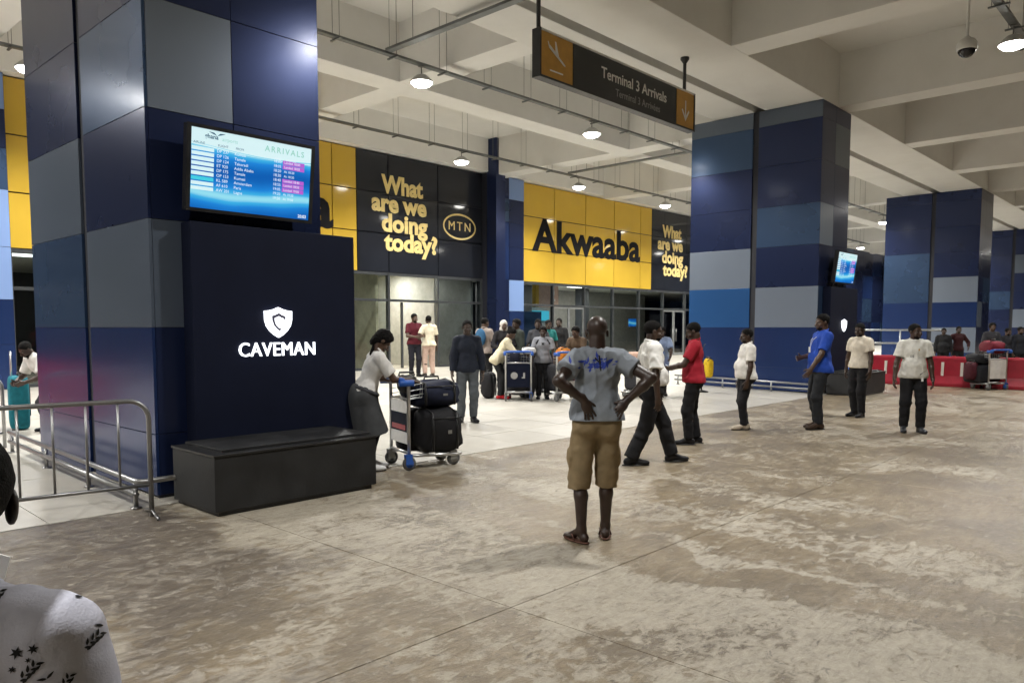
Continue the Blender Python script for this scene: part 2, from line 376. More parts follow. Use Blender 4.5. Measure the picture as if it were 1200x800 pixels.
# ------------------------------------------------------------------ clad columns
ZR = [.04, .63, 1.65, 2.67, 3.69, 4.70, 5.73, 6.74, 7.14]
KEY = dict(c='mid', n='navy', b='steelb', s='slate', p='pale', r='royal')
def column(X, label, near, far, fa, fb, w=1.87):
    c = empty('clad_column', (X, 9.2, 0), 0, label, 'column', 'clad columns along the expansion joint')
    def mk(mb, name, m): mb.v = [(a - X, b - 9.2, z) for a, b, z in mb.v]; return mb.build(name, M[m], c, bevel=.002)
    x1 = X + w; t = .03; g = .0028
    mk(MB().box(X + t, x1 - t, 7.45 + t, 11. - t, 0, 7.145), 'core', 'core')
    mid = X + .87
    rnd = random.Random(int(X * 10))
    for k in range(8):
        z0, z1 = ZR[k] + g, ZR[k + 1] - g
        mk(MB().box(X, X + t, 7.45, 9.07, z0, z1), 'cladding_panel', KEY[near[k]])
        mk(MB().box(X, X + t, 9.23, 11., z0, z1), 'cladding_panel', KEY[far[k]])
        mk(MB().box(X + t + .004, mid - g, 7.45, 7.45 + t, z0, z1), 'cladding_panel', KEY[fa[k]])
        mk(MB().box(mid + g, x1, 7.45, 7.45 + t, z0, z1), 'cladding_panel', KEY[fb[k]])
        for y0, y1 in ((7.45 + t + .004, 9.07), (9.23, 11.)): mk(MB().box(x1 - t, x1, y0, y1, z0, z1), 'cladding_panel', KEY[rnd.choice('nnbsr')])
        for a, b in ((X + t + .004, mid - g), (mid + g, x1 - t - .004)): mk(MB().box(a, b, 11. - t, 11., z0, z1), 'cladding_panel', KEY[rnd.choice('nnbsr')])
    return c
#        rows from the floor up:    0..8
column(3.0,  'large blue clad column nearest the camera, carrying the big arrivals screen', 'rrsnbnnn', 'rrbsnnnn', 'nnsnpnnn', 'nnnnnnnn')
column(19.0, 'blue clad column in the middle distance with a small arrivals screen on its side', 'rrpnbnns', 'rrcpnnbs', 'nnbnpnnn', 'nnnnnnsn')
column(35.25,'blue clad column behind the red barriers with two pale panels', 'rprpnnnn', 'rrrbbnnn', 'nnsnnnnn', 'nnnbnnnn', 2.1)
column(51.4, 'farthest blue clad column at the edge of the picture', 'nnpnnsnn', 'nnnbnnnn', 'nnsnnnnn', 'nnnnnnnn')
# low guard rails round the column feet
def guard_rail(X, label, w=1.87):
    g = empty('guard_rail', (X, 9.2, 0), 0, label, 'guard rail', 'low guard rails at the column feet')
    for zz in (.13, .25):
        pts = [(-.28, 2.05, zz), (-.28, -1.98, zz), (-.24, -2.03, zz), (w * .9, -2.03, zz)] if zz > .2 else [(-.28, 2.05, zz), (-.28, -1.98, zz)]
        pts = [(x, y, z + max(0, (y + 2.0) * .02)) for x, y, z in pts]
        MB().tube(pts, .026, 10).build('rail', M['steel'], g, True)
    for y in (-1.96, -.75, .6, 1.95):
        MB().tube([(-.28, y, max(0, (y + 2) * .02)), (-.28, y, .25 + max(0, (y + 2) * .02))], .022, 8).lathe([(.05, 0), (.05, .012)], (-.28, y, max(0, (y + 2) * .02)), 12).build('post', M['steel'], g, True)
    MB().tube([(.2, -2.03, 0), (.2, -2.03, .24)], .022, 8).build('post', M['steel'], g, True)
    return g
guard_rail(3.0, 'low double steel guard rail along the foot of the nearest column')
guard_rail(19.0, 'low white guard rail along the foot of the middle column')

# ------------------------------------------------------------------ advert boards with plinths, arrivals screens
def advert(X, label, gl, word=True):
    a = empty('advert_board', (X + .3, 7.24, 0), 0, label, 'advert board', gl)
    MB().box(0, 1.86, 0, .2, .50, 2.655).build('board', M['panel_navy'], a, bevel=.006)
    # shield logo
    w = .165; sh = [(0, .19), (.05, .165), (.10, .15), (.16, .142), (.158, .03), (.14, -.05), (.10, -.115), (.05, -.165), (0, -.20)]
    sh = sh + [(-x, y) for x, y in sh[::-1][1:-1]]
    cx, cz = .89, 1.705
    s = MB().prism([(x * .97, y * .8) for x, y in sh], lambda p: (cx + p[0], -.034, cz + p[1]), lambda p: (cx + p[0], -.006, cz + p[1])).build('shield_logo', M['lit_white'], a)
    cc = [(.085, .045), (.07, .075), (.04, .085), (0, .11), (-.045, .088), (-.085, .075), (-.082, .02), (-.06, -.045), (-.02, -.09), (.005, -.108), (.03, -.088)]
    inn = [(.068, .030), (.058, .052), (.03, .06), (0, .08), (-.035, .064), (-.06, .054), (-.058, .015), (-.042, -.036), (-.012, -.07), (.004, -.083), (.015, -.075)]
    mb = MB()
    for i in range(len(cc) - 1):
        q = [cc[i], cc[i + 1], (inn[i + 1][0] * 1.3 - cc[i + 1][0] * .3, inn[i + 1][1] * 1.3 - cc[i + 1][1] * .3), (inn[i][0] * 1.3 - cc[i][0] * .3, inn[i][1] * 1.3 - cc[i][1] * .3)]
        mb.add([(cx + x * .95, -.036, cz + z * .85) for x, z in q], [(0, 1, 2, 3)])
    mb.build('letter_c', M['lit_gap'], s)
    if word: text('CAVEMAN', .2, M['lit_white'], a, (cx, -.014, 1.418), .010, .0, fit=.87, split='letter', spacing=1.06)
    return a
advert(3.0, 'dark advert board with a lit white shield and word, on the nearest column', 'dark advert boards')
advert(19.0, 'dark advert board seen edge on, on the middle column behind two men', 'dark advert boards', False)
def plinth(X, label):
    p = empty('plinth', (X + .05, 6.36, 0), 0, label, 'plinth', 'black plinths under the advert boards')
    MB().box(0, 1.72, 0, .84, .04, .525).build('body', M['plinth'], p, bevel=.006)
    MB().box(.04, 1.68, .03, .84, 0, .04).build('skirting', M['black'], p)
    MB().box(-.012, 1.732, -.012, .85, .525, .548).build('lid', M['black'], p, bevel=.005)
    MB().box(.12, 1.72, .10, .84, .548, .572).build('top_board', M['plinth'], p, bevel=.004)
    return p
plinth(3.0, 'long black scuffed plinth on the floor under the lit advert board')
plinth(19.0, 'black plinth behind the man in the white shirt by the middle column')

def screen(X, z, label, tilt):
    s = empty('arrivals_screen', (X, 7.20, z), 0, label, 'arrivals screen', 'arrivals screens on the columns')
    s.rotation_euler = (R(tilt), 0, 0)
    w, h = .675, .40
    MB().box(-w, w, 0, .085, -h, h).build('housing', M['black'], s, bevel=.008)
    MB().box(-w - .004, -w + .035, -.014, -.001, -h, h).box(w - .035, w + .004, -.014, -.001, -h, h).box(-w + .035, w - .035, -.014, -.001, -h, -h + .032).box(-w + .035, w - .035, -.014, -.001, h - .032, h).build('bezel', M['black'], s)
    MB().tube([(0, .085, 0), (0, .24, 0)], .05, 10).box(-.2, .2, .228, .243, -.15, .15).build('wall_mount', M['black'], s)
    a, b = w - .036, h - .033
    MB().box(-a, a, -.004, -.001, -b, b).build('display', M['screen'], s)
    y = -.006
    def quad(pts, m, name, parent=s, yy=y): return MB().add([(px, yy, pz) for px, pz in pts], [tuple(range(len(pts)))]).build(name, M[m], parent)
    top = [(-a, b), (a, b)] + [(a - 2 * a * t, b - .135 - .03 * math.sin(t * 3.4 + .3) - .012 * t) for t in [i / 12 for i in range(13)]]
    quad(top[::-1], 'scr_white', 'header')
    quad([(-a + (2 * a) * t, b - .15 - .03 * math.sin((1 - t) * 3.4 + .3)) for t in [i / 12 for i in range(13)]][::-1] + [(-a + (2 * a) * t, b - .162 - .02 * math.sin((1 - t) * 3.4 + .3)) for t in [i / 12 for i in range(13)]], 'scr_white', 'header_wave')
    T = lambda body, size, m, x, zz, al='LEFT', sp=1., nm='lettering', bold=.0: text(body, size, M[m], s, (x, y - .003, zz), 0, bold, al, nm, spacing=sp)
    T('ghana', .058, 'scr_dark', -a + .13, b - .062, bold=.0012); T('airports', .05, 'scr_green', -a + .30, b - .07)
    for sg in (-1, 1): quad([(-a + .25 + sg * x, b - .018 - zz) for x, zz in ((0, .030), (.03, .004), (.085, 0), (.05, .014), (.012, .026))][::sg], 'scr_dark', 'bird_logo', yy=y - .003)
    T('ARRIVALS', .080, 'scr_green', a - .53, b - .078, sp=1.35, bold=.0015)
    for x, t in ((-a + .02, 'AIRLINE'), (-a + .26, 'FLIGHT'), (-a + .44, 'FROM')): T(t, .032, 'scr_dark', x, b - .133)
    for x, t in ((a - .42, 'TIME'), (a - .29, 'STATUS')): T(t, .032, 'scr_text', x, b - .160)
    rows = [('DP 237', 'Kumasi', '18:00', 1), ('DP 126', 'Tamale', '18:05', 1), ('DP 124', 'Takoradi', '18:20', 0), ('ET 920', 'Addis Ababa', '18:30', 0), ('DP 175', 'Tamale', '18:40', 1), ('OP 153', 'Kumasi', '18:55', 1), ('KL 589', 'Amsterdam', '19:05', 1), ('AF 610', 'Paris', '19:20', 0), ('AW 201', 'Lagos', '19:50', 0)]
    for i, (f, c, tm, st) in enumerate(rows):
        zz = b - .185 - i * .0455
        quad([(-a + .006, zz - .017), (-a + .225, zz - .017), (-a + .225, zz + .017), (-a + .006, zz + .017)], 'scr_teal' if i == 6 else 'scr_white', 'airline_strip')
        T(f, .040, 'scr_text', -a + .25, zz); T(c, .040, 'scr_text', -a + .43, zz); T(tm, .040, 'scr_text', a - .43, zz)
        if st: quad([(a - .325, zz - .020), (a - .075, zz - .020), (a - .075, zz + .020), (a - .325, zz + .020)], 'scr_pink', 'status_strip', yy=y - .001)
        T('Landed ' + tm if st else 'At ' + tm, .034, 'scr_text', a - .31, zz)
    T('20:03', .045, 'scr_text', a - .13, -b + .03, bold=.001)
    return s
screen(3.94, 3.15, 'large arrivals screen with flight rows, high on the nearest blue column', 7)
screen(20.15, 3.15, 'small bright arrivals screen on the middle column, seen at a slant', 7)

# ------------------------------------------------------------------ terminal building front
tb = empty('terminal_building', (20, 20.3, 0), 0, 'terminal building front with yellow and black lettered panels above glass doors', 'building')
def tbp(mb, name, m, bevel=0., parent=None, smooth=False):
    mb.v = [(a - 20, b - 20.3, z) for a, b, z in mb.v]
    return mb.build(name, M[m], parent or tb, smooth, bevel)
YF = 20.3; Z0, Z1, Z2, Z3 = 3.44, 4.70, 5.985, 7.26; GB = .26
def bay(xs, split, skip_door, doors):
    X0, X1 = xs[0], xs[-1]
    tbp(MB().box(X0, X1, YF + .06, YF + .3, Z0 - .02, Z3), 'backing_wall', 'core')
    cuts = sorted(set(list(xs) + ([split] if split else [])))
    for i in range(len(cuts) - 1):
        a, b = cuts[i], cuts[i + 1]
        ym = (a + b) / 2 < split
        for z0, z1 in ((Z0, Z1), (Z1, Z2), (Z2, Z3)):
            tbp(MB().box(a + .018, b - .018, YF, YF + .05, z0 + .016, z1 - .016), 'spandrel_panel', 'yellow' if ym else 'spblack', .003)
    for x in xs: tbp(MB().box(x - .035, x + .035, YF + .01, YF + .16, GB, Z0), 'mullion', 'mull', .004)
    for i in range(len(xs) - 1):
        a, b = xs[i] + .035, xs[i + 1] - .035
        tbp(MB().box(a, b, YF + .02, YF + .14, 2.50, 2.58), 'transom', 'mull', .003)
        tbp(MB().box(a, b, YF + .02, YF + .14, Z0 - .09, Z0 - .005), 'head_rail', 'mull', .003)
        tbp(MB().box(a, b, YF + .07, YF + .09, 2.58, Z0 - .09), 'glass_pane', 'clear' if i in doors else 'glass')
        if i == skip_door: continue
        if i in doors:
            m = (a + b) / 2
            for p, q in ((a, m - .012), (m + .012, b)):
                lf = tbp(MB().box(p, p + .06, YF + .04, YF + .10, GB + .02, 2.49).box(q - .06, q, YF + .04, YF + .10, GB + .02, 2.49).box(p + .06, q - .06, YF + .04, YF + .10, 2.42, 2.49).box(p + .06, q - .06, YF + .04, YF + .10, GB + .02, GB + .12), 'door_leaf', 'mull_l', .003)
                g_ = tbp(MB().box(p + .06, q - .06, YF + .062, YF + .078, GB + .12, 2.42), 'pane', 'clear', parent=lf)
                h_ = tbp(MB().tube([(q - .14 if p == a else p + .14, YF, .95), (q - .14 if p == a else p + .14, YF, 1.6)], .016, 8), 'handle', 'steel', parent=lf, smooth=True)
        else:
            tbp(MB().box(a, b, YF + .07, YF + .09, GB + .08, 2.50), 'glass_pane', 'glass')
            tbp(MB().box(a, b, YF + .03, YF + .13, GB, GB + .08), 'sill_rail', 'mull', .003)
left = [5.1 + 2.15 * i for i in range(8)]; right = [22.2 + 2.086 * i for i in range(8)]
bay(left, 14.6, 5, {5}); bay(right, 31.5, 99, {1, 5})
bay([-12 + 2.15 * i for i in range(8)], -12.1, 99, {5})
# sliding doors standing open: leaves slid behind the side panes
dl = tbp(MB().box(16.42, 16.50, YF + .10, YF + .16, GB + .02, 2.49), 'sliding_door_leaf', 'mull', .003)
# pilasters, clad like the columns
for x0 in (3.04, 20.16, 36.85):
    p = tbp(MB().box(x0 + .02, x0 + 2.02, YF - .22, YF + .3, 0.2, 7.25), 'pilaster', 'core')
    lay = ['nr', 'nr', 'np', 'rn', 'rn', 'bn', 'np'] if x0 < 30 else ['nn', 'rn', 'nb', 'ns', 'nn', 'bn', 'nn']
    if x0 < 5: lay = ['rr', 'rr', 'pp', 'pp', 'nb', 'bn', 'np']
    zz = [.27, 1.27, 2.27, 3.44, 4.70, 5.6, 6.45, 7.25]
    for k in range(7):
        m_ = x0 + 1.18
        for (a, b), ck in zip(((x0 + .03, m_ - .006), (m_ + .006, x0 + 2.01)), lay[k]):
            key = KEY[ck] if ck != 'p' else 'sky_clad'
            tbp(MB().box(a, b, YF - .25, YF - .222, zz[k] + .005, zz[k + 1] - .005), 'cladding_panel', key, .003, p)
    tbp(MB().box(x0, x0 + .48, YF - .72, YF - .26, .2, 8.44), 'fin', 'navy', .005)
# dark blue clad wall beyond the last bay
wl_ = tbp(MB().box(38.9, 76, YF - .1, YF + .3, 0, 8.4), 'end_wall', 'core')
rr_ = random.Random(3)
for i in range(14):
    for k in range(4): tbp(MB().box(38.95 + i * 2.1, 41.03 + i * 2.1, YF - .13, YF - .101, .3 + k * 1.75, 2.03 + k * 1.75), 'cladding_panel', KEY[rr_.choice('nnnnbr')], .003, wl_)
# lettering on the spandrels
def tbt(body, size, m, x, z, fit, bold, sl=0., name='lettering', depth=.006, split=None): return text(body, size, M[m], tb, (x - 20, -.012, z), depth, bold, 'CENTER', name, fit=fit, slant=sl, split=split)
for dx in (0, -16.8): tbt('Akwaaba', 1.75, 'letter_k', 26.75 + dx, 5.24, 7.6, .052, split='letter')
for dx, sx in ((0, 1.0), (16.85, 1.0)):
    tbt('What', .80, 'letter_y', 16.45 + dx, 6.26, 1.75, .030, split='letter'); tbt('are we', .80, 'letter_y', 16.32 + dx, 5.66, 2.3, .030, split='letter')
    tbt('doing', .80, 'letter_y', 16.52 + dx, 5.03, 1.95, .030, split='letter'); tbt('today?', .80, 'letter_y', 16.82 + dx, 4.42, 2.3, .030, split='letter')
    ox, oz = 19.02 + dx, 5.22
    mb = MB(); k = 40
    for i in range(k):
        a0, a1 = 2 * math.pi * i / k, 2 * math.pi * (i + 1) / k
        P = lambda a, q: (ox + (.80 - q) * math.cos(a), YF - .016, oz + (.46 - q) * math.sin(a))
        mb.add([P(a0, 0), P(a0, .065), P(a1, .065), P(a1, 0)], [(0, 1, 2, 3)])
    tbp(mb, 'oval_logo_ring', 'letter_y'); tbt('M T N'.replace(' ', chr(8201)), .44, 'letter_y', ox, oz, 1.05, .0)
# lobby behind the glass
tbp(MB().box(-14, 60, YF + .3, 32, GB - .2, GB - .004), 'lobby_floor', 'lobby_floor')
tbp(MB().box(-14, 60, YF + .31, 32, 3.62, 3.75), 'lobby_ceiling', 'lobby_ceil')
tbp(MB().box(-14, 60, 32, 32.3, GB - .2, 3.75), 'lobby_wall', 'darkwall')
tbp(MB().box(22.3, 40, 26.2, 26.4, GB, 3.61), 'lobby_wall', 'green_wall')
tbp(MB().box(15.55, 15.65, YF + .35, 24.3, GB, 3.60), 'lobby_wall', 'cream'); tbp(MB().box(15.65, 18.1, 24.2, 24.3, GB, 3.60), 'lobby_wall', 'cream'); tbp(MB().box(18.1, 18.2, YF + .35, 26, GB, 3.60), 'lobby_wall', 'green_wall')
tbp(MB().box(19.9, 20.0, YF + .35, 25.4, GB, 3.60), 'lobby_wall', 'green_wall')
tbp(MB().box(24.5, 25.9, 21.4, 21.5, 2.5, 3.5), 'poster', 'pink'); tbp(MB().box(24.3, 24.5, 21.3, 21.5, 2.5, 3.5), 'poster_edge', 'yellow')
text('2', .7, M['white'], tb, (25.5 - 20, 21.38 - 20.3, 3.0), .003, .01)
tbp(MB().box(22.4, 24.2, 20.9, 20.95, GB, 2.3), 'window_display', 'steelb')
tbp(MB().box(16.0, 16.6, 23.6, 23.8, .95, 1.75), 'blue_display_stand', 'cyan')
tbp(MB().box(29.0, 30.6, 25.9, 26.1, 2.0, 2.5), 'wall_screen', 'cyan')
for x, y, e in ((16.9, 22.3, 170), (19.1, 23.5, 70), (24.9, 23.5, 140), (29.5, 23.2, 150), (33.4, 22.8, 170), (9.5, 25, 40), (13.2, 24, 28), (6., 24., 30)):
    lp = tbp(MB().box(x - .6, x + .6, y - .15, y + .15, 3.57, 3.617), 'light_panel', 'lit_panel')
    d = bpy.data.lights.new('light_panel_glow', 'AREA'); d.shape = 'RECTANGLE'; d.size = 1.2; d.size_y = .3; d.energy = e; d.color = (1, .96, .85)
    lo = bpy.data.objects.new('light_panel_glow', d); COL.objects.link(lo); lo.parent = tb; lo.location = (x - 20, y - 20.3, 3.56)

for x, y, z in ((13.95, 22.6, 2.35), (14.75, 22.6, 2.35), (27.2, 24.5, 2.2), (28.0, 24.5, 2.2), (34.0, 23.0, 1.9)): tbp(MB().box(x - .33, x + .33, y, y + .06, z - .2, z + .2), 'lobby_screen', 'screen')
for x in (23.4, 26.6, 31.0): tbp(MB().box(x, x + .5, 24.0, 24.5, GB, 3.6), 'lobby_post', 'darkwall')
for x in (25.0, 28.6, 32.0): tbp(MB().box(x, x + 1.7, 25.0, 25.6, GB, 1.35), 'lobby_counter', 'mull_l')
for x, y in ((14.2, 24.), (22.9, 22.), (27., 22.), (31.3, 22.2), (35.2, 22.), (6.6, 22.5), (11., 22.5), (19., 22.)): tbp(MB().lathe([(.0, 3.60), (.11, 3.60), (.12, 3.617)], (x, y, 0), 14), 'downlight', 'lit_panel')

# ------------------------------------------------------------------ high bay lamps, cable trays with threaded rods
lamp = empty('high_bay_lamp', (0, 0, 0))
MB().lathe([(.06, .16), (.10, .15), (.16, .10), (.23, .03), (.24, .0), (.225, .0)], n=20).build('housing', M['lamp_body'], lamp, True)
MB().lathe([(.02, -.09), (.10, -.082), (.17, -.055), (.215, -.01), (.22, .012)], n=20).build('lens', M['lens'], lamp, True)
MB().tube([(0, 0, .15), (0, 0, .33)], .012, 6).box(-.05, .05, -.05, .05, .315, .329).build('hanger', M['rod'], lamp)
ld = bpy.data.lights.new('high_bay_beam', 'SPOT'); ld.energy = 540; ld.spot_size = R(160); ld.spot_blend = .65; ld.shadow_soft_size = .16; ld.color = (1, .985, .95)
lb = bpy.data.objects.new('high_bay_beam', ld); COL.objects.link(lb); lb.parent = lamp; lb.location = (0, 0, -.12)
LD2 = ld.copy(); LD2.energy = 1480
names = {(12.3, 2): 'high bay lamp nearest the first column, under the cable tray', (12.3, 3): 'high bay lamp beside the hanging arrivals sign', (17.2, 3): 'high bay lamp in front of the black lettered panels',
    (17.2, 4): 'high bay lamp in front of the first yellow panels', (17.2, 5): 'high bay lamp in front of the second small black lettered panel', (3.05, 2): 'bright high bay lamp at the picture corner beside the dome camera'}
first = True
rows = {3.05: 'over the drive', 12.3: 'over the middle of the paving', 17.2: 'along the building front'}
for y, where in rows.items():
    for k in range(-2, 12):
        sp = 8.58 if y < 5 else 5.72; x = -.95 + sp * k + (4.3 if y < 0 else 0)
        if x > 63: continue
        o = lamp if first else copy_tree(lamp); first = False
        o.location = (x, y, 6.615)
        if y < 5:
            for ch in o.children:
                if ch.type == 'LIGHT': ch.data = LD2
        tag(o, names.get((y, k), 'white high bay lamp hanging from the tray ' + where if k <= 6 else 'distant high bay lamp in the row ' + where), 'ceiling lamp', 'high bay lamps ' + where)
def cable_tray(y, x0, x1, label, z=6.95):
    t = empty('cable_tray', (x0, y, z), 0, label, 'cable tray', 'cable trays under the ceiling')
    MB().box(0, x1 - x0, -.06, .06, 0, .006).box(0, x1 - x0, -.064, -.058, 0, .045).box(0, x1 - x0, .058, .064, 0, .045).tube([(0, -.02, .030), (x1 - x0, -.02, .030)], .014, 6).tube([(0, .02, .02), (x1 - x0, .02, .02)], .012, 6).build('tray', M['tray'], t)
    rm = MB().tube([(0, -.11, -.03), (0, -.11, ZS - z)], .0055, 5).mesh('threaded_rod', M['rod']); rm2 = MB().tube([(0, .11, -.03), (0, .11, ZS - z)], .0055, 5).mesh('threaded_rod', M['rod'])
    bm_ = MB().box(-.02, .02, -.16, .16, -.03, -.004).mesh('bracket', M['tray'])
    x = .6; i = 0
    while x < x1 - x0 - .3 and i < 48:
        for me in (rm, rm2, bm_):
            q = link(me.name, me, t); q.location = (x, 0, 0)
        x += 1.32; i += 1
    return t
cable_tray(12.3, -8, 52, 'long cable tray on threaded rods over the middle of the paving')
cable_tray(17.2, -8, 52, 'cable tray on threaded rods along the building front')
cable_tray(3.05, -8, 40, 'wide cable tray over the drive beside the dome camera')
def cross_tray(x, y0, y1, label, z=6.99):
    t = empty('cross_cable_tray', (x, y0, z), 0, label, 'cable tray', 'cable trays under the ceiling')
    L = y1 - y0
    MB().box(-.07, .07, 0, L, 0, .006).box(-.074, -.068, 0, L, 0, .05).box(.068, .074, 0, L, 0, .05).tube([(0, 0, .025), (0, L, .025)], .02, 6).build('tray', M['tray'], t)
    for k in range(2):
        yy = L * (.12 + .72 * k)
        MB().tube([(0, yy, 0), (0, yy, (ZS if not 7.45 < y0 + yy < 10.35 else ZB) - z)], .008, 5).build('threaded_rod', M['rod'], t)
cross_tray(9.6, 7.6, 12.24, 'short cable tray crossing from the expansion joint towards the nearest lamp')
cross_tray(21.3, 12.36, 17.14, 'cable tray crossing between the two long trays before the yellow panels')

# ------------------------------------------------------------------ hanging sign
hs = empty('hanging_sign', (9.62, 8.44, 5.70), 0, 'long charcoal and orange arrivals sign hanging from the beam on two black rods', 'sign')
LS, HS = 4.92, .77
MB().box(.04, LS - .04, -.06, .06, .035, HS - .03).build('casing', M['black'], hs, bevel=.006)
MB().box(0, .04, -.085, .085, 0, HS).box(LS - .04, LS, -.085, .085, 0, HS).box(.04, LS - .04, -.085, .085, 0, .035).build('frame', M['black'], hs)
MB().box(.04, LS - .04, -.085, .085, HS - .03, HS).build('top_trim', M['white'], hs)
MB().box(.045, .86, -.072, -.061, .04, HS - .035).build('arrival_panel', M['orange'], hs)
MB().box(.88, 4.20, -.072, -.061, .04, HS - .035).build('text_panel', M['signblk'], hs)
MB().box(4.22, 4.875, -.072, -.061, .04, HS - .035).build('arrow_panel', M['orange'], hs)
MB().box(.045, 4.875, .061, .072, .04, HS - .035).build('back_panel', M['signblk'], hs)
text('Terminal 3 Arrivals', .27, M['white'], hs, (2.75, -.076, .45), .002, .003, fit=2.15)
text('Terminal 3 Arrivées', .19, M['grey_letter'], hs, (2.85, -.076, .19), .002, .0, fit=1.48)
pl = MB(); yy = -.078
def flat(pts, mb): mb.add([(x, yy, z) for x, z in pts], [tuple(range(len(pts)))])
flat([(.22, .545), (.26, .555), (.66, .315), (.66, .29), (.62, .295), (.24, .50)], pl)       # fuselage, nose down
flat([(.40, .445), (.50, .385), (.42, .63), (.385, .64)], pl); flat([(.235, .50), (.275, .48), (.225, .60), (.20, .60)], pl)
flat([(.26, .165), (.60, .165), (.60, .14), (.26, .14)], pl)
for q in range(len(pl.f)): pl.f[q] = pl.f[q][::-1]
pl.build('landing_plane_symbol', M['white'], hs)
ar = MB(); ax = 4.55
for pts in ([(ax - .022, .56), (ax + .022, .56), (ax + .022, .2), (ax - .022, .2)], [(ax - .15, .36), (ax - .115, .385), (ax + .02, .2), (ax, .15)], [(ax + .15, .36), (ax + .115, .385), (ax - .02, .2), (ax, .15)]): flat(pts, ar)
ar.build('down_arrow_symbol', M['white'], hs)
for x in (.06, LS - .30):
    MB().tube([(x, 0, HS - .01), (x, 0, ZB - 5.70 - .12)], .035, 10).lathe([(.035, ZB - 5.82), (.09, ZB - 5.74), (.09, ZB - 5.701)], (x, 0, 0), 14).build('hanging_rod', M['black'], hs)

# ------------------------------------------------------------------ dome camera
dc = empty('dome_camera', (13.85, 3.22, 6.0), 0, 'white dome security camera hanging on a thin white pole', 'security camera')
MB().tube([(0, 0, .16), (0, 0, ZS - 6.0)], .022, 10).lathe([(.03, .16), (.05, .15), (.06, .12)], n=14).build('pole', M['white'], dc, True)
MB().lathe([(.05, .13), (.11, .11), (.145, .05), (.15, -.02), (.145, -.04), (.13, -.045)], n=24).build('housing', M['white'], dc, True)
MB().lathe([(.02, -.155), (.06, -.145), (.10, -.115), (.125, -.07), (.128, -.04)], n=24).build('smoked_dome', M['dome'], dc, True)
# ------------------------------------------------------------------ crowd barrier, red barriers, far railing
def crowd_barrier(p0, p1, label):
    p0 = Vector((*p0, 0)); p1 = Vector((*p1, 0)); L = (p1 - p0).length; d = (p1 - p0) / L
    b = empty('crowd_barrier', p0, math.atan2(d.y, d.x), label, 'crowd barrier')
    H = 1.02; rc = .16
    arc = lambda cx, a0, a1: [(cx + rc * math.cos(a), 0, H - rc + rc * math.sin(a)) for a in [a0 + (a1 - a0) * i / 6 for i in range(7)]]
    MB().tube([(0, 0, 0), (0, 0, H - rc)] + arc(rc, math.pi, math.pi / 2) + arc(L - rc, math.pi / 2, 0) + [(L, 0, 0)], .021, 10).build('frame', M['steel'], b, True)
    MB().tube([(.0, 0, .28), (L, 0, .28)], .017, 8).build('lower_rail', M['steel'], b, True)
    n = 9
    me = MB().tube([(0, 0, .28), (0, 0, H)], .0105, 8).mesh('bar', M['steel'], True)
    for i in range(1, n): q = link('bar', me, b); q.location = (L * i / n, 0, 0)
    for x in (.0, L): MB().tube([(x, -.22, .014), (x, -.05, .05), (x, .05, .05), (x, .22, .014)], .014, 8).build('foot', M['steel'], b, True)
    return b
crowd_barrier((.55, 7.18), (2.70, 6.84), 'steel crowd barrier with rounded corner beside the nearest column')
crowd_barrier((1.0, 12.6), (2.75, 11.6), 'dark crowd barrier end glimpsed behind the nearest column')
rb = empty('red_barrier', (24.1, 7.1, 0))
prof = [(-.24, 0), (.24, 0), (.24, .09), (.15, .30), (.11, .78), (.08, .84), (-.08, .84), (-.11, .78), (-.15, .30), (-.24, .09)]
MB().prism(prof, lambda p: (p[0], -.73, p[1]), lambda p: (p[0], .73, p[1])).build('body', M['red'], rb, bevel=.02)
for sy in (-.24, .24):
    MB().add([(-.158, sy - .035, .30), (-.158, sy + .035, .30), (-.128, sy + .035, .68), (-.128, sy - .035, .68), (-.13, sy - .035, .30), (-.13, sy + .035, .30), (-.10, sy + .035, .68), (-.10, sy - .035, .68)],
        [(0, 1, 2, 3), (7, 6, 5, 4), (0, 4, 5, 1), (1, 5, 6, 2), (2, 6, 7, 3), (3, 7, 4, 0)]).build('reflective_strip', M['refl_white'], rb)
MB().lathe([(.05, .84), (.05, .86)], n=12).build('filler_cap', M['red'], rb)
MB().box(-.16, .16, .731, .775, .25, .6).build('coupling', M['red'], rb, bevel=.01)
lab = ['red plastic barrier at the end beside the middle column', 'red plastic barrier under the two men in dark clothes', 'red plastic barrier behind the loaded trolley', 'red plastic barrier at the picture edge']
for i, y in enumerate((7.1, 5.6, 4.1, 2.6)):
    o = rb if i == 0 else copy_tree(rb)
    o.location = (24.1, y, 0); tag(o, lab[i], 'barrier', 'red plastic barriers across the drive')
for i in range(4):
    o = copy_tree(rb); o.location = (1.5, 13.6 + 1.55 * i, gz(0, 13.6 + 1.55 * i)); tag(o, 'red plastic barrier on the paving beyond the nearest column, seen in reflection', 'barrier', 'red plastic barriers on the paving')
rl = empty('railing', (31.5, 7.6, 0), 0, 'pale metal railing behind the red barriers and middle column', 'railing')
for z in (.55, 1.05, 1.55): MB().tube([(0, 0, z), (0, 6.2, z)], .035, 8).build('rail', M['zinc'], rl, True)
for k in range(5): MB().tube([(0, .05 + 1.52 * k, 0), (0, .05 + 1.52 * k, 1.55)], .03, 8).build('post', M['zinc'], rl, True)

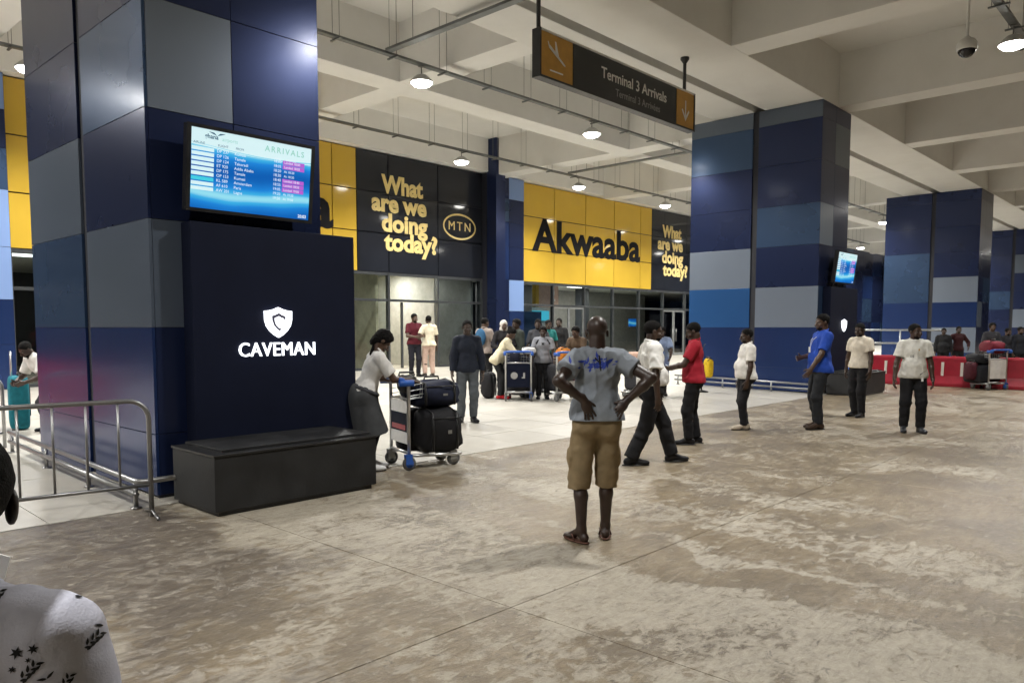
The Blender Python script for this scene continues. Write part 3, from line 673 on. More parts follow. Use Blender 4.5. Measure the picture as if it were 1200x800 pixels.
# ------------------------------------------------------------------ luggage trolleys
def make_trolley():
    t = empty('luggage_trolley')
    MB().tube([(0, -.27, .16), (0, -.27, .98), (-.05, -.27, 1.04)], .021, 8).tube([(0, .27, .16), (0, .27, .98), (-.05, .27, 1.04)], .021, 8).tube([(0, -.27, .2), (0, .27, .2)], .018, 8).tube([(0, -.27, .82), (0, .27, .82)], .014, 8).build('upright_frame', M['alu'], t, True)
    MB().tube([(0, -.25, .17), (.66, -.2, .13), (.72, -.16, .13), (.72, .16, .13), (.66, .2, .13), (0, .25, .17)], .02, 8).tube([(.3, -.24, .15), (.3, .24, .15)], .014, 6).tube([(.52, -.22, .14), (.52, .22, .14)], .014, 6).build('base_frame', M['alu'], t, True)
    MB().tube([(-.08, -.31, 1.05), (-.1, -.2, 1.06), (-.1, .2, 1.06), (-.08, .31, 1.05)], .024, 10).box(-.12, .05, -.32, -.26, .98, 1.05).box(-.12, .05, .26, .32, .98, 1.05).build('handle_bar', M['blue_pl'], t, True)
    k = MB()
    for z in (.86, .92, .98): k.tube([(.01, -.25, z), (.19, -.25, z + .02), (.19, .25, z + .02), (.01, .25, z)], .005, 5)
    for i in range(9): y = -.24 + .06 * i; k.tube([(.01, y, .82), (.18, y, .84), (.19, y, 1.0)], .004, 5)
    k.build('wire_basket', M['zinc'], t)
    ad = MB().box(-.012, .012, -.245, .245, .30, .80).build('advert_panel', M['alu'], t, bevel=.003)
    MB().add([(-.014, -.235, .44), (-.014, .235, .44), (-.014, .235, .66), (-.014, -.235, .66)], [(0, 1, 2, 3)]).build('advert_print', M['panel_navy'], ad)
    MB().add([(-.0155, -.2, .46), (-.0155, .2, .46), (-.0155, .2, .52), (-.0155, -.2, .52)], [(0, 1, 2, 3)]).build('red_band', M['red'], ad)
    for x, y, z, m in ((0, -.27, 0, 'blue_pl'), (0, .27, 0, 'tyre'), (.62, -.17, 0, 'tyre'), (.62, .17, 0, 'tyre')):
        w = MB().lathe([(.035, -.022), (.075, -.02), (.082, -.01), (.082, .01), (.075, .02), (.035, .022)], n=18, axis='y').build('wheel', M['tyre'], t, True); w.location = (x, y, .082)
        MB().lathe([(.0, -.026), (.05, -.024), (.05, .024), (.0, .026)], n=14, axis='y').build('rim', M['blue_pl' if m == 'blue_pl' else 'zinc'], w, True)
        MB().box(-.05, .03, -.032, -.027, -.01, .10).box(-.05, .03, .027, .032, -.01, .10).box(-.05, .03, -.032, .032, .095, .105).build('caster_fork', M['blue_pl' if m == 'blue_pl' else 'zinc'], w)
    return t
def place(o, x, y, head, label, cat, group=None):
    o.location = (x, y, gz(x, y)); o.rotation_euler = (0, 0, R(head)); tag(o, label, cat, group); return o
TG = 'luggage trolleys'
tr0 = make_trolley()
place(tr0, 5.69, 7.12, -16, 'luggage trolley with blue handle and blue wheel, stacked with dark bags', 'trolley', TG)
place(copy_tree(tr0), 12.05, 11.05, 44, 'luggage trolley in the group by the doors, pushed by the woman in cream', 'trolley', TG)
place(copy_tree(tr0), 12.85, 10.35, 70, 'luggage trolley half hidden behind the man in shorts', 'trolley', TG)
t2 = [o for o in COL.objects if o.name.startswith('luggage_trolley')][1]
for ch in t2.children:
    if ch.name.startswith('advert_panel'):
        for c2 in list(ch.children):
            if c2.name.startswith('red_band'): bpy.data.objects.remove(c2)
        ch.data = ch.data.copy(); ch.data.materials.clear(); ch.data.materials.append(M['panel_navy'])
        MB().lathe([(.0, -.0165), (.075, -.0165), (.075, -.0150), (.0, -.0150)], (0, .09, .55), 18, 'x').build('round_logo', M['grey_letter'], ch); MB().box(-.0165, -.0150, -.14, -.10, .49, .61).box(-.0165, -.0150, -.10, -.07, .49, .52).build('letter_mark', M['grey_letter'], ch)
tR = place(copy_tree(tr0), 23.5, 4.42, 55, 'luggage trolley with a plain pale panel in front of the red barriers', 'trolley', TG)
for ch in tR.children:
    if ch.name.startswith('advert_panel'):
        for c2 in list(ch.children): bpy.data.objects.remove(c2)
        ch.data = ch.data.copy(); ch.data.materials.clear(); ch.data.materials.append(M['white'])
place(copy_tree(tr0), 14.9, 9.5, 100, 'luggage trolley behind the man in the red polo shirt', 'trolley', TG)

# ------------------------------------------------------------------ bags
def fab(name, c, v=.18): return mat(name, c, .75, 0, v, 18, .12, 140, .3)
BG = {}
def bag(name, label, cat, loc, rz, sx, sy, sz, col, soft=.35, tilt=0., handle=True, wheels=False, pull=False, group='bags and cases on the trolleys'):
    b = empty(name, loc, R(rz), label, cat, group); b.rotation_euler = (R(tilt), 0, R(rz))
    m = BG.setdefault(col, fab('bag_cloth', col)); n1, n2 = 14, 20; e = .28 + soft * .5
    V = []; Fs = []; rnd = random.Random(len(label) * 7)
    sg = lambda v: (abs(v) ** e) * (1 if v > 0 else -1)
    for i in range(n1 + 1):
        a = -math.pi / 2 + math.pi * i / n1
        for j in range(n2):
            t = 2 * math.pi * j / n2; k = 1 + soft * (1.6 if soft > .4 else 1.) * (.07 * math.sin(3 * t + i * .8 + len(label)) + .05 * math.sin(7 * t - i * 1.3) + .05 * rnd.uniform(-.5, .5))
            V.append((sx / 2 * sg(math.cos(a)) * sg(math.cos(t)) * k, sy / 2 * sg(math.cos(a)) * sg(math.sin(t)) * k, sz / 2 * (1 + sg(math.sin(a)) * (1 - soft * .08 * math.cos(3 * t)))))
    for i in range(n1):
        for j in range(n2): Fs.append((i * n2 + j, i * n2 + (j + 1) % n2, (i + 1) * n2 + (j + 1) % n2, (i + 1) * n2 + j))
    MB().add(V, Fs).build('body', m, b, True)
    if soft > .4:
        for q in (-.28, .28): MB().tube([(sx * q, -sy * .50, sz * .1), (sx * q, -sy * .53, sz * .5), (sx * q, -sy * .46, sz * .9), (sx * q, 0, sz * 1.015), (sx * q, sy * .46, sz * .9)], .014, 6).build('strap', M['black'], b, True)
    MB().tube([(sx * .3, -sy * .505, sz * .25), (sx * .3, -sy * .515, sz * .8), (-sx * .3, -sy * .515, sz * .8), (-sx * .3, -sy * .505, sz * .25)], .008, 6).build('zip', M['black'], b, True)
    MB().add([(sx * .05, -sy * .53, sz * .45), (sx * .14, -sy * .53, sz * .45), (sx * .14, -sy * .53, sz * .53), (sx * .05, -sy * .53, sz * .53)], [(0, 1, 2, 3)]).build('label_patch', M['zinc'], b)
    if handle: MB().tube([(-.10, 0, sz * .98), (-.09, 0, sz + .04), (.09, 0, sz + .04), (.10, 0, sz * .98)], .012, 8).build('handle', M['black'], b, True)
    if wheels:
        for x in (-sx * .38, sx * .38): MB().lathe([(.0, -.015), (.03, -.015), (.03, .015), (.0, .015)], (x, sy * .3, .0), 12, 'x').build('wheel', M['tyre'], b, True)
    if pull: MB().tube([(-.10, sy * .3, sz * .95), (-.10, sy * .3, sz + .36), (.10, sy * .3, sz + .36), (.10, sy * .3, sz * .95)], .010, 6).build('pull_handle', M['alu'], b, True)
    return b
bag('duffel_bag', 'large black duffel bag lying on the nearest trolley base', 'duffel bag', (6.12, 6.97, .155), -16, .56, .54, .54, (.010, .010, .012), .6)
bag('suitcase', 'black suitcase lying behind the duffel bag on the nearest trolley', 'suitcase', (6.04, 7.22, .155), -16, .50, .30, .52, (.018, .018, .02), .1)
bag('travel_bag', 'dark navy travel bag on top of the black duffel bag', 'travel bag', (6.10, 7.02, .70), -14, .68, .46, .32, (.010, .014, .034), .8)
bag('handbag', 'small black handbag in the basket of the nearest trolley', 'handbag', (5.80, 7.12, .88), -16, .16, .34, .2, (.015, .014, .014), .5)
z_ = gz(0, 11.5)
bag('suitcase', 'black suitcase on the trolley of the woman in cream', 'suitcase', (12.33, 11.32, z_ + .17), 44, .5, .46, .52, (.014, .014, .017), .1)
bag('duffel_bag', 'navy duffel bag on top of the black suitcase in the group by the doors', 'duffel bag', (12.40, 11.42, z_ + .70), 44, .62, .46, .30, (.018, .024, .05), .6)
bag('shopping_bag', 'white shopping bag on the trolley beside the man in the patterned jersey', 'shopping bag', (12.45, 11.1, z_ + 1.0), 44, .42, .30, .14, (.7, .7, .68), .5)
bag('suitcase', 'grey suitcase on the trolley half hidden by the man in shorts', 'suitcase', (13.0, 10.75, z_ + .17), 70, .5, .45, .6, (.03, .03, .034), .1)
bag('rucksack', 'orange rucksack on top of the grey suitcase', 'rucksack', (12.95, 10.55, z_ + .79), 70, .34, .26, .34, (.50, .17, .02), .6)
bag('suitcase', 'large dark suitcase at the bottom of the trolley before the red barriers', 'suitcase', (23.78, 4.84, .16), 55, .62, .74, .5, (.02, .02, .024), .1)
bag('duffel_bag', 'black duffel bag on the dark suitcase before the red barriers', 'duffel bag', (23.78, 4.84, .67), 55, .6, .7, .28, (.014, .014, .016), .5)
bag('holdall', 'maroon holdall lying on top of the pile before the red barriers', 'holdall', (23.9, 4.66, .95), 40, .72, .42, .34, (.16, .012, .025), .6, 6)
bag('rucksack', 'maroon rucksack hanging off the side of the trolley before the red barriers', 'rucksack', (23.42, 5.02, .25), 55, .3, .26, .48, (.07, .012, .02), .5)
bag('suitcase', 'dark suitcase on the trolley behind the man in the red polo shirt', 'suitcase', (14.85, 9.9, .22), 100, .5, .5, .55, (.03, .03, .035), .1)
bag('cardboard_parcel', 'pinkish parcel on top of the dark suitcase behind the guard', 'parcel', (14.84, 9.9, .79), 100, .5, .42, .3, (.55, .36, .28), .05, 0, False)
bag('suitcase', 'upright teal suitcase standing beyond the crowd barrier', 'suitcase', (3.36, 13.3, .13), 78, .46, .27, .80, (.006, .13, .17), .02, 0, True, True, True, 'standing suitcases')
bag('shoulder_bag', 'yellow shoulder bag hanging behind the man in the red polo shirt', 'shoulder bag', (17.17, 9.38, .42), 60, .30, .16, .46, (.55, .36, .01), .5)
for i, (x, y, z, s_, c_, t_) in enumerate(((12.0, 11.9, 0, .5, (.012, .012, .014), 'black rucksack on the floor beside the woman in cream'), (12.75, 11.45, 0, .55, (.02, .02, .024), 'dark case standing between the trolley and the patterned jersey'), (12.52, 11.2, .18, .5, (.012, .012, .015), 'black bag wedged low on the trolley in the group by the doors'), (13.1, 12.0, 0, .6, (.022, .018, .02), 'large dark case behind the trolley in the group'), (12.15, 11.25, .72, .3, (.014, .016, .03), 'small dark bag hung over the trolley end in the group'), (14.2, 13.2, 0, .6, (.03, .03, .035), 'dark upright case by the headscarf woman'))):
    bag('suitcase' if 'case' in t_ else 'travel_bag', t_, 'suitcase' if 'case' in t_ else 'bag', (x, y, gz(x, y) + z), 30 + 25 * i, s_ * .8, s_ * .55, s_ * 1.15, c_, .15 if 'case' in t_ else .55, group='dark luggage in the group by the doors')
# the stand that the yellow bag hangs on
st = empty('stanchion', (17.17, 9.56, .047), 0, 'dark stanchion post carrying the yellow shoulder bag', 'post')
MB().lathe([(.17, 0), (.17, .02), (.03, .05), (.022, .07), (.022, 1.0)], n=16).build('post', M['black'], st, True)
MB().tube([(0, 0, 1.0), (0, -.06, 1.17), (0, -.10, 1.19)], .012, 6).build('hook', M['black'], st, True)
bx = empty('blue_notice', (20.55, 7.225, .56), 0, 'small bright blue lit notice low on the edge-on advert board', 'notice')
MB().box(-.0, .52, -.012, 0, 0, .17).build('lit_face', M['blue_scr'], bx); MB().box(-.01, .53, -.008, .004, -.01, .0).box(-.01, .53, -.008, .004, .17, .18).build('frame', M['black'], bx)
# ------------------------------------------------------------------ people: one smooth field per body, one per garment
V3 = lambda *a: np.array(a, float)
def unit(v): return v / (np.linalg.norm(v) + 1e-9)
def snet(F, org, h):
    s = F < 0
    n = np.zeros(tuple(d - 1 for d in F.shape), np.int8)
    for a in (0, 1):
        for b in (0, 1):
            for c in (0, 1): n += s[a:a + n.shape[0], b:b + n.shape[1], c:c + n.shape[2]]
    mask = (n > 0) & (n < 8); ci = np.argwhere(mask); idx = -np.ones(n.shape, np.int64); idx[mask] = np.arange(len(ci))
    acc = np.zeros((len(ci), 3)); cnt = np.zeros(len(ci))
    C8 = [(a, b, c) for a in (0, 1) for b in (0, 1) for c in (0, 1)]
    for p in C8:
        for ax in range(3):
            if p[ax]: continue
            q = list(p); q[ax] = 1
            fa = F[ci[:, 0] + p[0], ci[:, 1] + p[1], ci[:, 2] + p[2]]; fb = F[ci[:, 0] + q[0], ci[:, 1] + q[1], ci[:, 2] + q[2]]
            x = (fa < 0) != (fb < 0); t = np.where(x, fa / np.where(x, fa - fb, 1), 0)
            P = np.tile(np.array(p, float), (len(ci), 1)); P[:, ax] += t
            acc[x] += P[x]; cnt[x] += 1
    V = (ci + acc / cnt[:, None]) * h + org; Q = []
    for ax in range(3):
        lo = [slice(None)] * 3; hi = [slice(None)] * 3; lo[ax] = slice(0, -1); hi[ax] = slice(1, None)
        a_, b_ = s[tuple(lo)], s[tuple(hi)]; e = np.argwhere(a_ != b_); o1, o2 = [i for i in range(3) if i != ax]
        e = e[(e[:, o1] > 0) & (e[:, o2] > 0) & (e[:, o1] < F.shape[o1] - 1) & (e[:, o2] < F.shape[o2] - 1)]
        if not len(e): continue
        def cell(d1, d2):
            c = e.copy(); c[:, o1] -= d1; c[:, o2] -= d2; return idx[c[:, 0], c[:, 1], c[:, 2]]
        q = np.stack([cell(1, 1), cell(0, 1), cell(0, 0), cell(1, 0)], 1)
        flip = a_[e[:, 0], e[:, 1], e[:, 2]]
        if ax == 1: flip = ~flip
        q[~flip] = q[~flip][:, ::-1]; Q.append(q)
    Q = np.concatenate(Q); return V, Q[(Q >= 0).all(1)]
_rs = np.random.RandomState(4); _L = _rs.rand(32, 32, 32).astype(np.float32)
def vnoise(X, Y, Z):
    out = 0; i0 = [np.floor(q).astype(int) for q in (X, Y, Z)]; f = [q - i for q, i in zip((X, Y, Z), i0)]; f = [t * t * (3 - 2 * t) for t in f]
    for a in (0, 1):
        for b in (0, 1):
            for c in (0, 1):
                w = (f[0] if a else 1 - f[0]) * (f[1] if b else 1 - f[1]) * (f[2] if c else 1 - f[2])
                out = out + w * _L[(i0[0] + a) % 32, (i0[1] + b) % 32, (i0[2] + c) % 32]
    return out - .5
class Field:
    """a list of blended primitives; each is (kind, data, blend, bounds)"""
    def __init__(s): s.p = []; s.cuts = []; s.folds = None
    def cap(s, a, b, ra, rb, k=.03, flat=False, sub=False):
        a, b = np.array(a, float), np.array(b, float); r = max(ra, rb)
        s.p.append(('cap', (a, b, ra, rb, flat), k, np.minimum(a, b) - r, np.maximum(a, b) + r, sub)); return s
    def ell(s, c, r, B=None, k=.03, sub=False):
        c = np.array(c, float); r = np.array(r, float); B = np.eye(3) if B is None else B
        s.p.append(('ell', (c, r, B), k, c - r.max(), c + r.max(), sub)); return s
    def grid(s, h, lo=None, hi=None):
        U = [q for q in s.p if not q[5]]
        lo = np.min([q[3] for q in U], 0) - 3 * h if lo is None else lo; hi = np.max([q[4] for q in U], 0) + 3 * h if hi is None else hi
        dims = np.ceil((hi - lo) / h).astype(int) + 1
        F = np.full(dims, .2, np.float32); ax = [lo[i] + h * np.arange(dims[i]) for i in range(3)]
        for kind, d, k, bl, bh, sub in s.p:
            m = k + 2 * h; sl = []; ok = True
            for i in range(3):
                a = max(0, int((bl[i] - m - lo[i]) / h)); b = min(dims[i], int((bh[i] + m - lo[i]) / h) + 2)
                if a >= b: ok = False
                sl.append(slice(a, b))
            if not ok: continue
            X = ax[0][sl[0]][:, None, None]; Y = ax[1][sl[1]][None, :, None]; Z = ax[2][sl[2]][None, None, :]
            if kind == 'cap':
                a, b, ra, rb, flat = d; ba = b - a; L2 = ba @ ba + 1e-9
                t = ((X - a[0]) * ba[0] + (Y - a[1]) * ba[1] + (Z - a[2]) * ba[2]) / L2; tc = np.clip(t, 0, 1)
                D = np.sqrt((X - a[0] - tc * ba[0]) ** 2 + (Y - a[1] - tc * ba[1]) ** 2 + (Z - a[2] - tc * ba[2]) ** 2) - (ra + (rb - ra) * tc)
                if flat: D = np.maximum(D, (t - 1) * math.sqrt(L2))
            else:
                c, r, B = d; x, y, z = X - c[0], Y - c[1], Z - c[2]
                q = [(x * B[0, i] + y * B[1, i] + z * B[2, i]) / r[i] for i in range(3)]
                k0 = np.sqrt(q[0] ** 2 + q[1] ** 2 + q[2] ** 2); k1 = np.sqrt((q[0] / r[0]) ** 2 + (q[1] / r[1]) ** 2 + (q[2] / r[2]) ** 2)
                D = k0 * (k0 - 1) / (k1 + 1e-6)
            G = F[tuple(sl)]
            if sub: D = -D; hh = np.maximum(k - np.abs(G - D), 0) / k; F[tuple(sl)] = np.maximum(G, D) + hh * hh * k / 4
            else: hh = np.maximum(k - np.abs(G - D), 0) / k; F[tuple(sl)] = np.minimum(G, D) - hh * hh * k / 4
        X = ax[0][:, None, None]; Y = ax[1][None, :, None]; Z = ax[2][None, None, :]
        if s.folds is not None: F = s.folds(F, X, Y, Z)
        for p, n in s.cuts: F = np.maximum(F, (X - p[0]) * n[0] + (Y - p[1]) * n[1] + (Z - p[2]) * n[2])
        return F, lo
    def net(s, h): F, lo = s.grid(h); return snet(F, lo, h)
def to_mesh(name, parts, mats, scale=1., mi=None):
    V = np.concatenate([p[0] for p in parts]); o = 0; Q = []
    for v, q in parts: Q.append(q + o); o += len(v)
    Q = np.concatenate(Q); me = bpy.data.meshes.new(name); me.from_pydata((V * scale).tolist(), [], Q.tolist())
    for m in mats: me.materials.append(m)
    if mi is not None: me.polygons.foreach_set('material_index', mi(V[Q].mean(1)).astype(np.int32))
    me.polygons.foreach_set('use_smooth', np.ones(len(Q), bool)); me.update(); return me
def ik(a, t, l1, l2, hint):
    d = t - a; L = np.linalg.norm(d); 
    if L > (l1 + l2) * .995: t = a + d / L * (l1 + l2) * .995; d = t - a; L = np.linalg.norm(d)
    x = (L * L + l1 * l1 - l2 * l2) / (2 * L); y = math.sqrt(max(0, l1 * l1 - x * x)); u = d / L
    hv = hint - u * (hint @ u); return a + u * x + unit(hv) * y, t
FC = {}
def cloth(c, rough=.8, v=.12, bump=.15): 
    k = (c, rough)
    if k not in FC: FC[k] = mat('cloth', c, rough, 0, v, 14, bump, 260, .25)
    return FC[k]
def skin(c):
    if ('s', c) not in FC: FC[('s', c)] = mat('skin', c, .42, 0, .12, 20, .05, 180, .5)
    return FC[('s', c)]
WHITE = (.74, .73, .70); BLK = (.012, .012, .014)
DARK = (.045, .024, .015); MID = (.075, .040, .024)
EYE = mat('eye_white', (.16, .145, .125), .5); PUP = mat('dark_iris', (.01, .006, .004), .2); HAIR = mat('black_hair', (.0055, .0048, .0045), .75, 0, .3, 40, .6, 300, .12)
PALM = mat('palm_skin', (.20, .095, .055), .5); SOLE = mat('dark_sole', (.02, .02, .02), .6)
def hand(f, w, d, n, side, curl=.35, spread=1., r=.0085):
    """w wrist, d direction of the hand, n way the palm faces, side +1 thumb towards cross(d, n)"""
    d = unit(d); n = unit(n - d * (n @ d)); c = np.cross(d, n) * side
    B = np.stack([d, c, n], 1)
    f.ell(w + d * .050, (.056, .041, .017), B, .012); f.cap(w - d * .03, w + d * .02, .026, .025, .02)
    for i, (o, L) in enumerate(((.030, .070), (.010, .079), (-.011, .074), (-.030, .056))):
        p = w + d * (.093 - .006 * abs(i - 1.2)) + c * o; a = curl * (.55 + .12 * i); q = unit(d + c * (o * 3.5 * spread))
        for sgm in (.46, .31, .23):
            dr = q * math.cos(a) + n * math.sin(a); p2 = p + dr * L * sgm * 1.08; f.cap(p, p2, r, r * .93, .004); p = p2; a += curl * (.9 + .1 * i)
    p = w + d * .028 + c * .032; q = unit(d * .72 + c * .62 + n * .25); p2 = p + q * .040; f.cap(w + d * .02 + c * .016, p, .017, .014, .012); f.cap(p, p2, r * 1.3, r * 1.1, .006); f.cap(p2, p2 + unit(q + d * .5) * .030, r * 1.08, r * .9, .005)
def person(label, pos, heading, h=1.75, group=None, skin_c=DARK, hair='crop', shirt=None, legs=None, shoes=(.012, .012, .013), feet=((.02, .10, .12), (-.02, -.10, -.12)), hands=None, elbow=((-.6, .7, -.2), (-.6, -.7, -.2)), palms=(None, None), lean=0., side=0., head=(0, 0), fat=0., vox=.013, hvox=.0065, curl=.4, bend=0., pelvis=(0, 0, .93), bare=False, z=None, spread=1., extra=None, twist=0.):
    s = h / 1.75
    root = empty('person', (pos[0], pos[1], gz(*pos) if z is None else z), R(heading), label, 'person', group)
    X, Yv, Zv = V3(1, 0, 0), V3(0, 1, 0), V3(0, 0, 1)
    U = unit(V3(math.sin(lean), side, math.cos(lean))); Fv = unit(X - U * (X @ U)); Lv = np.cross(U, Fv)
    ct, st_ = math.cos(twist), math.sin(twist); Fc, Lc = Fv * ct + Lv * st_, Lv * ct - Fv * st_
    T = np.stack([Fv, Lv, U], 1); Tc = np.stack([Fc, Lc, U], 1)
    hip = np.array(pelvis, float); waist = hip + U * .15; chest = hip + U * .36 + Fc * .005; shl = hip + U * .465 - Fc * .012; nb = hip + U * .545 - Fc * .01
    nd = unit(U * .5 + Zv * .5 + Fc * .12); hc = nb + nd * .136 + Fc * .012
    yaw, pit = head; hf = Fc * math.cos(yaw) + Lc * math.sin(yaw); hf = unit(hf - nd * (hf @ nd)); hl = np.cross(nd, hf)
    hf2 = hf * math.cos(pit) - nd * math.sin(pit); hu = nd * math.cos(pit) + hf * math.sin(pit); HB = np.stack([hf2, hl, hu], 1)
    HP = lambda x, y, z_: hc + (hf2 * x + hl * y + hu * z_) * 1.10
    sh = [shl + Lc * .172 * sg for sg in (1, -1)]
    hj = [hip + Lv * .092 * sg - U * .035 for sg in (1, -1)]
    ank = []; toe = []; knee = []
    for i in (0, 1):
        fx, fy, fyaw = feet[i][:3]; lift = feet[i][3] if len(feet[i]) > 3 else 0.
        td = V3(math.cos(fyaw), math.sin(fyaw), 0); toe.append(td); a = V3(fx, fy, .085 + lift)
        k, a = ik(hj[i], a, .415, .405, td + V3(.3, 0, 0)); knee.append(k); ank.append(a)
    hands = hands or (V3(.06, .27, .80), V3(.06, -.27, .80)); elb = []; wr = []
    for i in (0, 1):
        e, w = ik(sh[i], np.array(hands[i], float), .295, .255, np.array(elbow[i], float)); elb.append(e); wr.append(w)
    # body (trunk, limbs, neck)
    b = Field(); fat2 = fat
    b.ell(hip, (.108 + fat2 * .3, .158, .12), T, .05); b.ell(waist + Fv * fat * .5, (.098 + fat, .138 + fat * .6, .16), T, .06); b.ell(chest, (.108, .150, .17), Tc, .06)
    for i in (0, 1): b.cap(nb - U * .05, sh[i] + (nb - sh[i]) * .12, .058, .050, .04)
    b.cap(nb - U * .03, HP(-.012, 0, -.06), .068, .062, .03)
    for i in (0, 1):
        b.ell(hj[i] - Fv * .045, (.085, .082, .095), T, .05)
        b.cap(sh[i], elb[i], .056, .040, .03); m = elb[i] * .68 + wr[i] * .32; b.cap(elb[i], m, .040, .041, .02); b.cap(m, wr[i], .041, .027, .02)
        b.cap(hj[i], knee[i], .086, .054, .025); back = unit(knee[i] - ank[i]); cb = knee[i] * .66 + ank[i] * .34 - toe[i] * .018
        b.cap(knee[i], cb, .051, .053, .015); b.cap(cb, ank[i], .053, .036, .02)
        a0 = ank[i] * V3(1, 1, 0) + V3(0, 0, ank[i][2] - .085); lt = np.cross(Zv, toe[i])
        b.ell(a0 - toe[i] * .030 + V3(0, 0, .035), (.045, .034, .038), np.stack([toe[i], lt, Zv], 1), .02)
        b.cap(ank[i], a0 + toe[i] * .10 + V3(0, 0, .034), .036, .030, .03); b.ell(a0 + toe[i] * .135 + V3(0, 0, .022), (.062, .044, .020), np.stack([toe[i], lt, Zv], 1), .02)
        if bare:
            for j in range(5): b.cap(a0 + toe[i] * .165 + lt * (.032 - .016 * j) * (1 if i else -1) + V3(0, 0, .016), a0 + toe[i] * (.205 - .008 * j) + lt * (.036 - .018 * j) * (1 if i else -1) + V3(0, 0, .013), .0125 if j == 0 else .009, .010 if j == 0 else .0075, .004)
    parts = [b.net(vox)]
    # head
    g = Field(); k = .018
    g.ell(HP(-.012, 0, .035), (.098, .076, .084), HB, k); g.ell(HP(.022, 0, -.032), (.070, .061, .082), HB, k); g.ell(HP(.040, 0, -.082), (.040, .040, .030), HB, k)
    g.cap(HP(-.015, 0, -.05), nb - U * .02, .060, .064, .02); g.cap(HP(.072, -.034, .020), HP(.072, .034, .020), .014, .014, .014)
    for sg in (1, -1):
        g.ell(HP(.092, .031 * sg, .003), (.014, .017, .011), HB, .010, True); g.ell(HP(-.004, .076 * sg, -.006), (.022, .010, .032), HB, .006); g.ell(HP(.062, .040 * sg, -.03), (.022, .02, .022), HB, .02)
    g.cap(HP(.086, 0, .004), HP(.104, 0, -.026), .010, .015, .010); g.ell(HP(.096, 0, -.032), (.013, .021, .010), HB, .008)
    g.ell(HP(.086, 0, -.055), (.016, .027, .008), HB, .005); g.ell(HP(.084, 0, -.069), (.015, .024, .008), HB, .005)
    parts.append(g.net(hvox))
    fin = []
    for i in (0, 1):
        f = Field(); d = unit(wr[i] - elb[i]); pn = palms[i]
        if pn is None: pn = (-Lc if i == 0 else Lc) + Fc * -.2
        if isinstance(pn, dict): d = unit(np.array(pn['d'], float)); pn = pn['n']
        pn = np.array(pn, float); c = np.cross(d, unit(pn - d * (pn @ d))); want = 1 if c @ (Fc + Zv * .6) > 0 else -1
        f.cap(elb[i] * .35 + wr[i] * .65, wr[i], .034, .027, .01)
        hand(f, wr[i], d, pn, want, curl, spread, .0085 if hvox < .006 else .0095); parts.append(f.net(min(hvox, .0055))); fin.append(wr[i] + d * .08)
    body = link('body', to_mesh('body', parts, [skin(skin_c)], s), root)
    for sg in (1, -1):
        e_ = link('eye', MB().lathe([(.0, -.011), (.008, -.008), (.011, 0), (.008, .008), (.0, .011)], n=10).mesh('eye', EYE, True), root); p_ = HP(.071, .031 * sg, .003) * s
        e_.location = p_; e_.scale = (s, s, s)
        q_ = link('iris', MB().lathe([(.0, -.006), (.0055, 0), (.0, .006)], n=10).mesh('iris', PUP, True), e_); q_.location = hf2 * .008
    rs = np.random.RandomState(abs(hash(label)) % 1000 if False else sum(map(ord, label)) % 997); ph = rs.rand(3) * 20
    # hair
    def add(field, name, m, hh, scale=s): v, q = field.net(hh); o_ = link(name, to_mesh(name, [(v, q)], [m], scale), root); return o_
    if hair:
        f = Field(); grow = {'crop': .007, 'bald': .0035, 'full': .022, 'bun': .02, 'long': .02, 'braid': .016}.get(hair, .007)
        f.ell(HP(-.014, 0, .037), (.098 + grow, .076 + grow, .084 + grow), HB, .01)
        f.cuts = [(HP(.045, 0, .045), unit(hf2 * .8 - hu * .75)), (HP(-.02, 0, -.045), -hu)]
        if hair in ('long', 'braid'):
            f.ell(HP(-.06, 0, -.03), (.055, .08, .10), HB, .04); f.cuts = [(HP(.055, 0, .04), unit(hf2 * .85 - hu * .5))]
            if hair == 'braid': f.cap(HP(-.10, 0, .0), HP(-.10, 0, .0) - Zv * .2, .035, .018, .03)
        if hair == 'bald': f.cuts = [(HP(.03, 0, .0), hf2), (HP(-.02, 0, -.045), -hu), (HP(-.04, 0, .062), unit(hu + hf2 * .25))]
        if hair == 'bun': f.ell(HP(-.10, 0, .08), (.05, .05, .045), HB, .02)
        amp = {'crop': .004, 'bald': .002}.get(hair, .012)
        f.folds = lambda F, x, y, z_: F + amp * vnoise(x * 60 + ph[0], y * 60, z_ * 60)
        add(f, 'hair', HAIR, hvox)
        if hair == 'crop' and rs.rand() < .6:
            f = Field(); f.ell(HP(.030, 0, -.072), (.060, .053, .045), HB, .01); f.cuts = [(HP(0, 0, -.045), hu), (HP(-.0, 0, 0), -hf2)]; f.ell(HP(.095, 0, -.062), (.02, .022, .012), HB, .005, True)
            add(f, 'beard', HAIR, hvox)
    # shirt
    if shirt:
        sl = shirt.get('sleeve', .55); a = shirt.get('ease', .020); hem = shirt.get('hem', -.06); f = Field(); kk = .05
        if hem < .06:
            f.ell(hip + U * .02, (.122 + a + fat * .35, .168 + a, .15), T, kk); f.ell(hip + U * (hem + .06), (.122 + a + fat * .3, .168 + a, .12), T, kk)
            for i in (0, 1): f.ell(hj[i] - Fv * .045, (.100 + a, .096 + a, .11), T, kk)
        f.ell(waist + Fv * fat * .5, (.104 + a + fat, .142 + a + fat * .6, .17), T, kk); f.ell(chest, (.108 + a, .152 + a, .17), Tc, kk)
        for i in (0, 1): f.cap(nb - U * .05, sh[i] + (nb - sh[i]) * .12, .060 + a, .050 + a, .03)
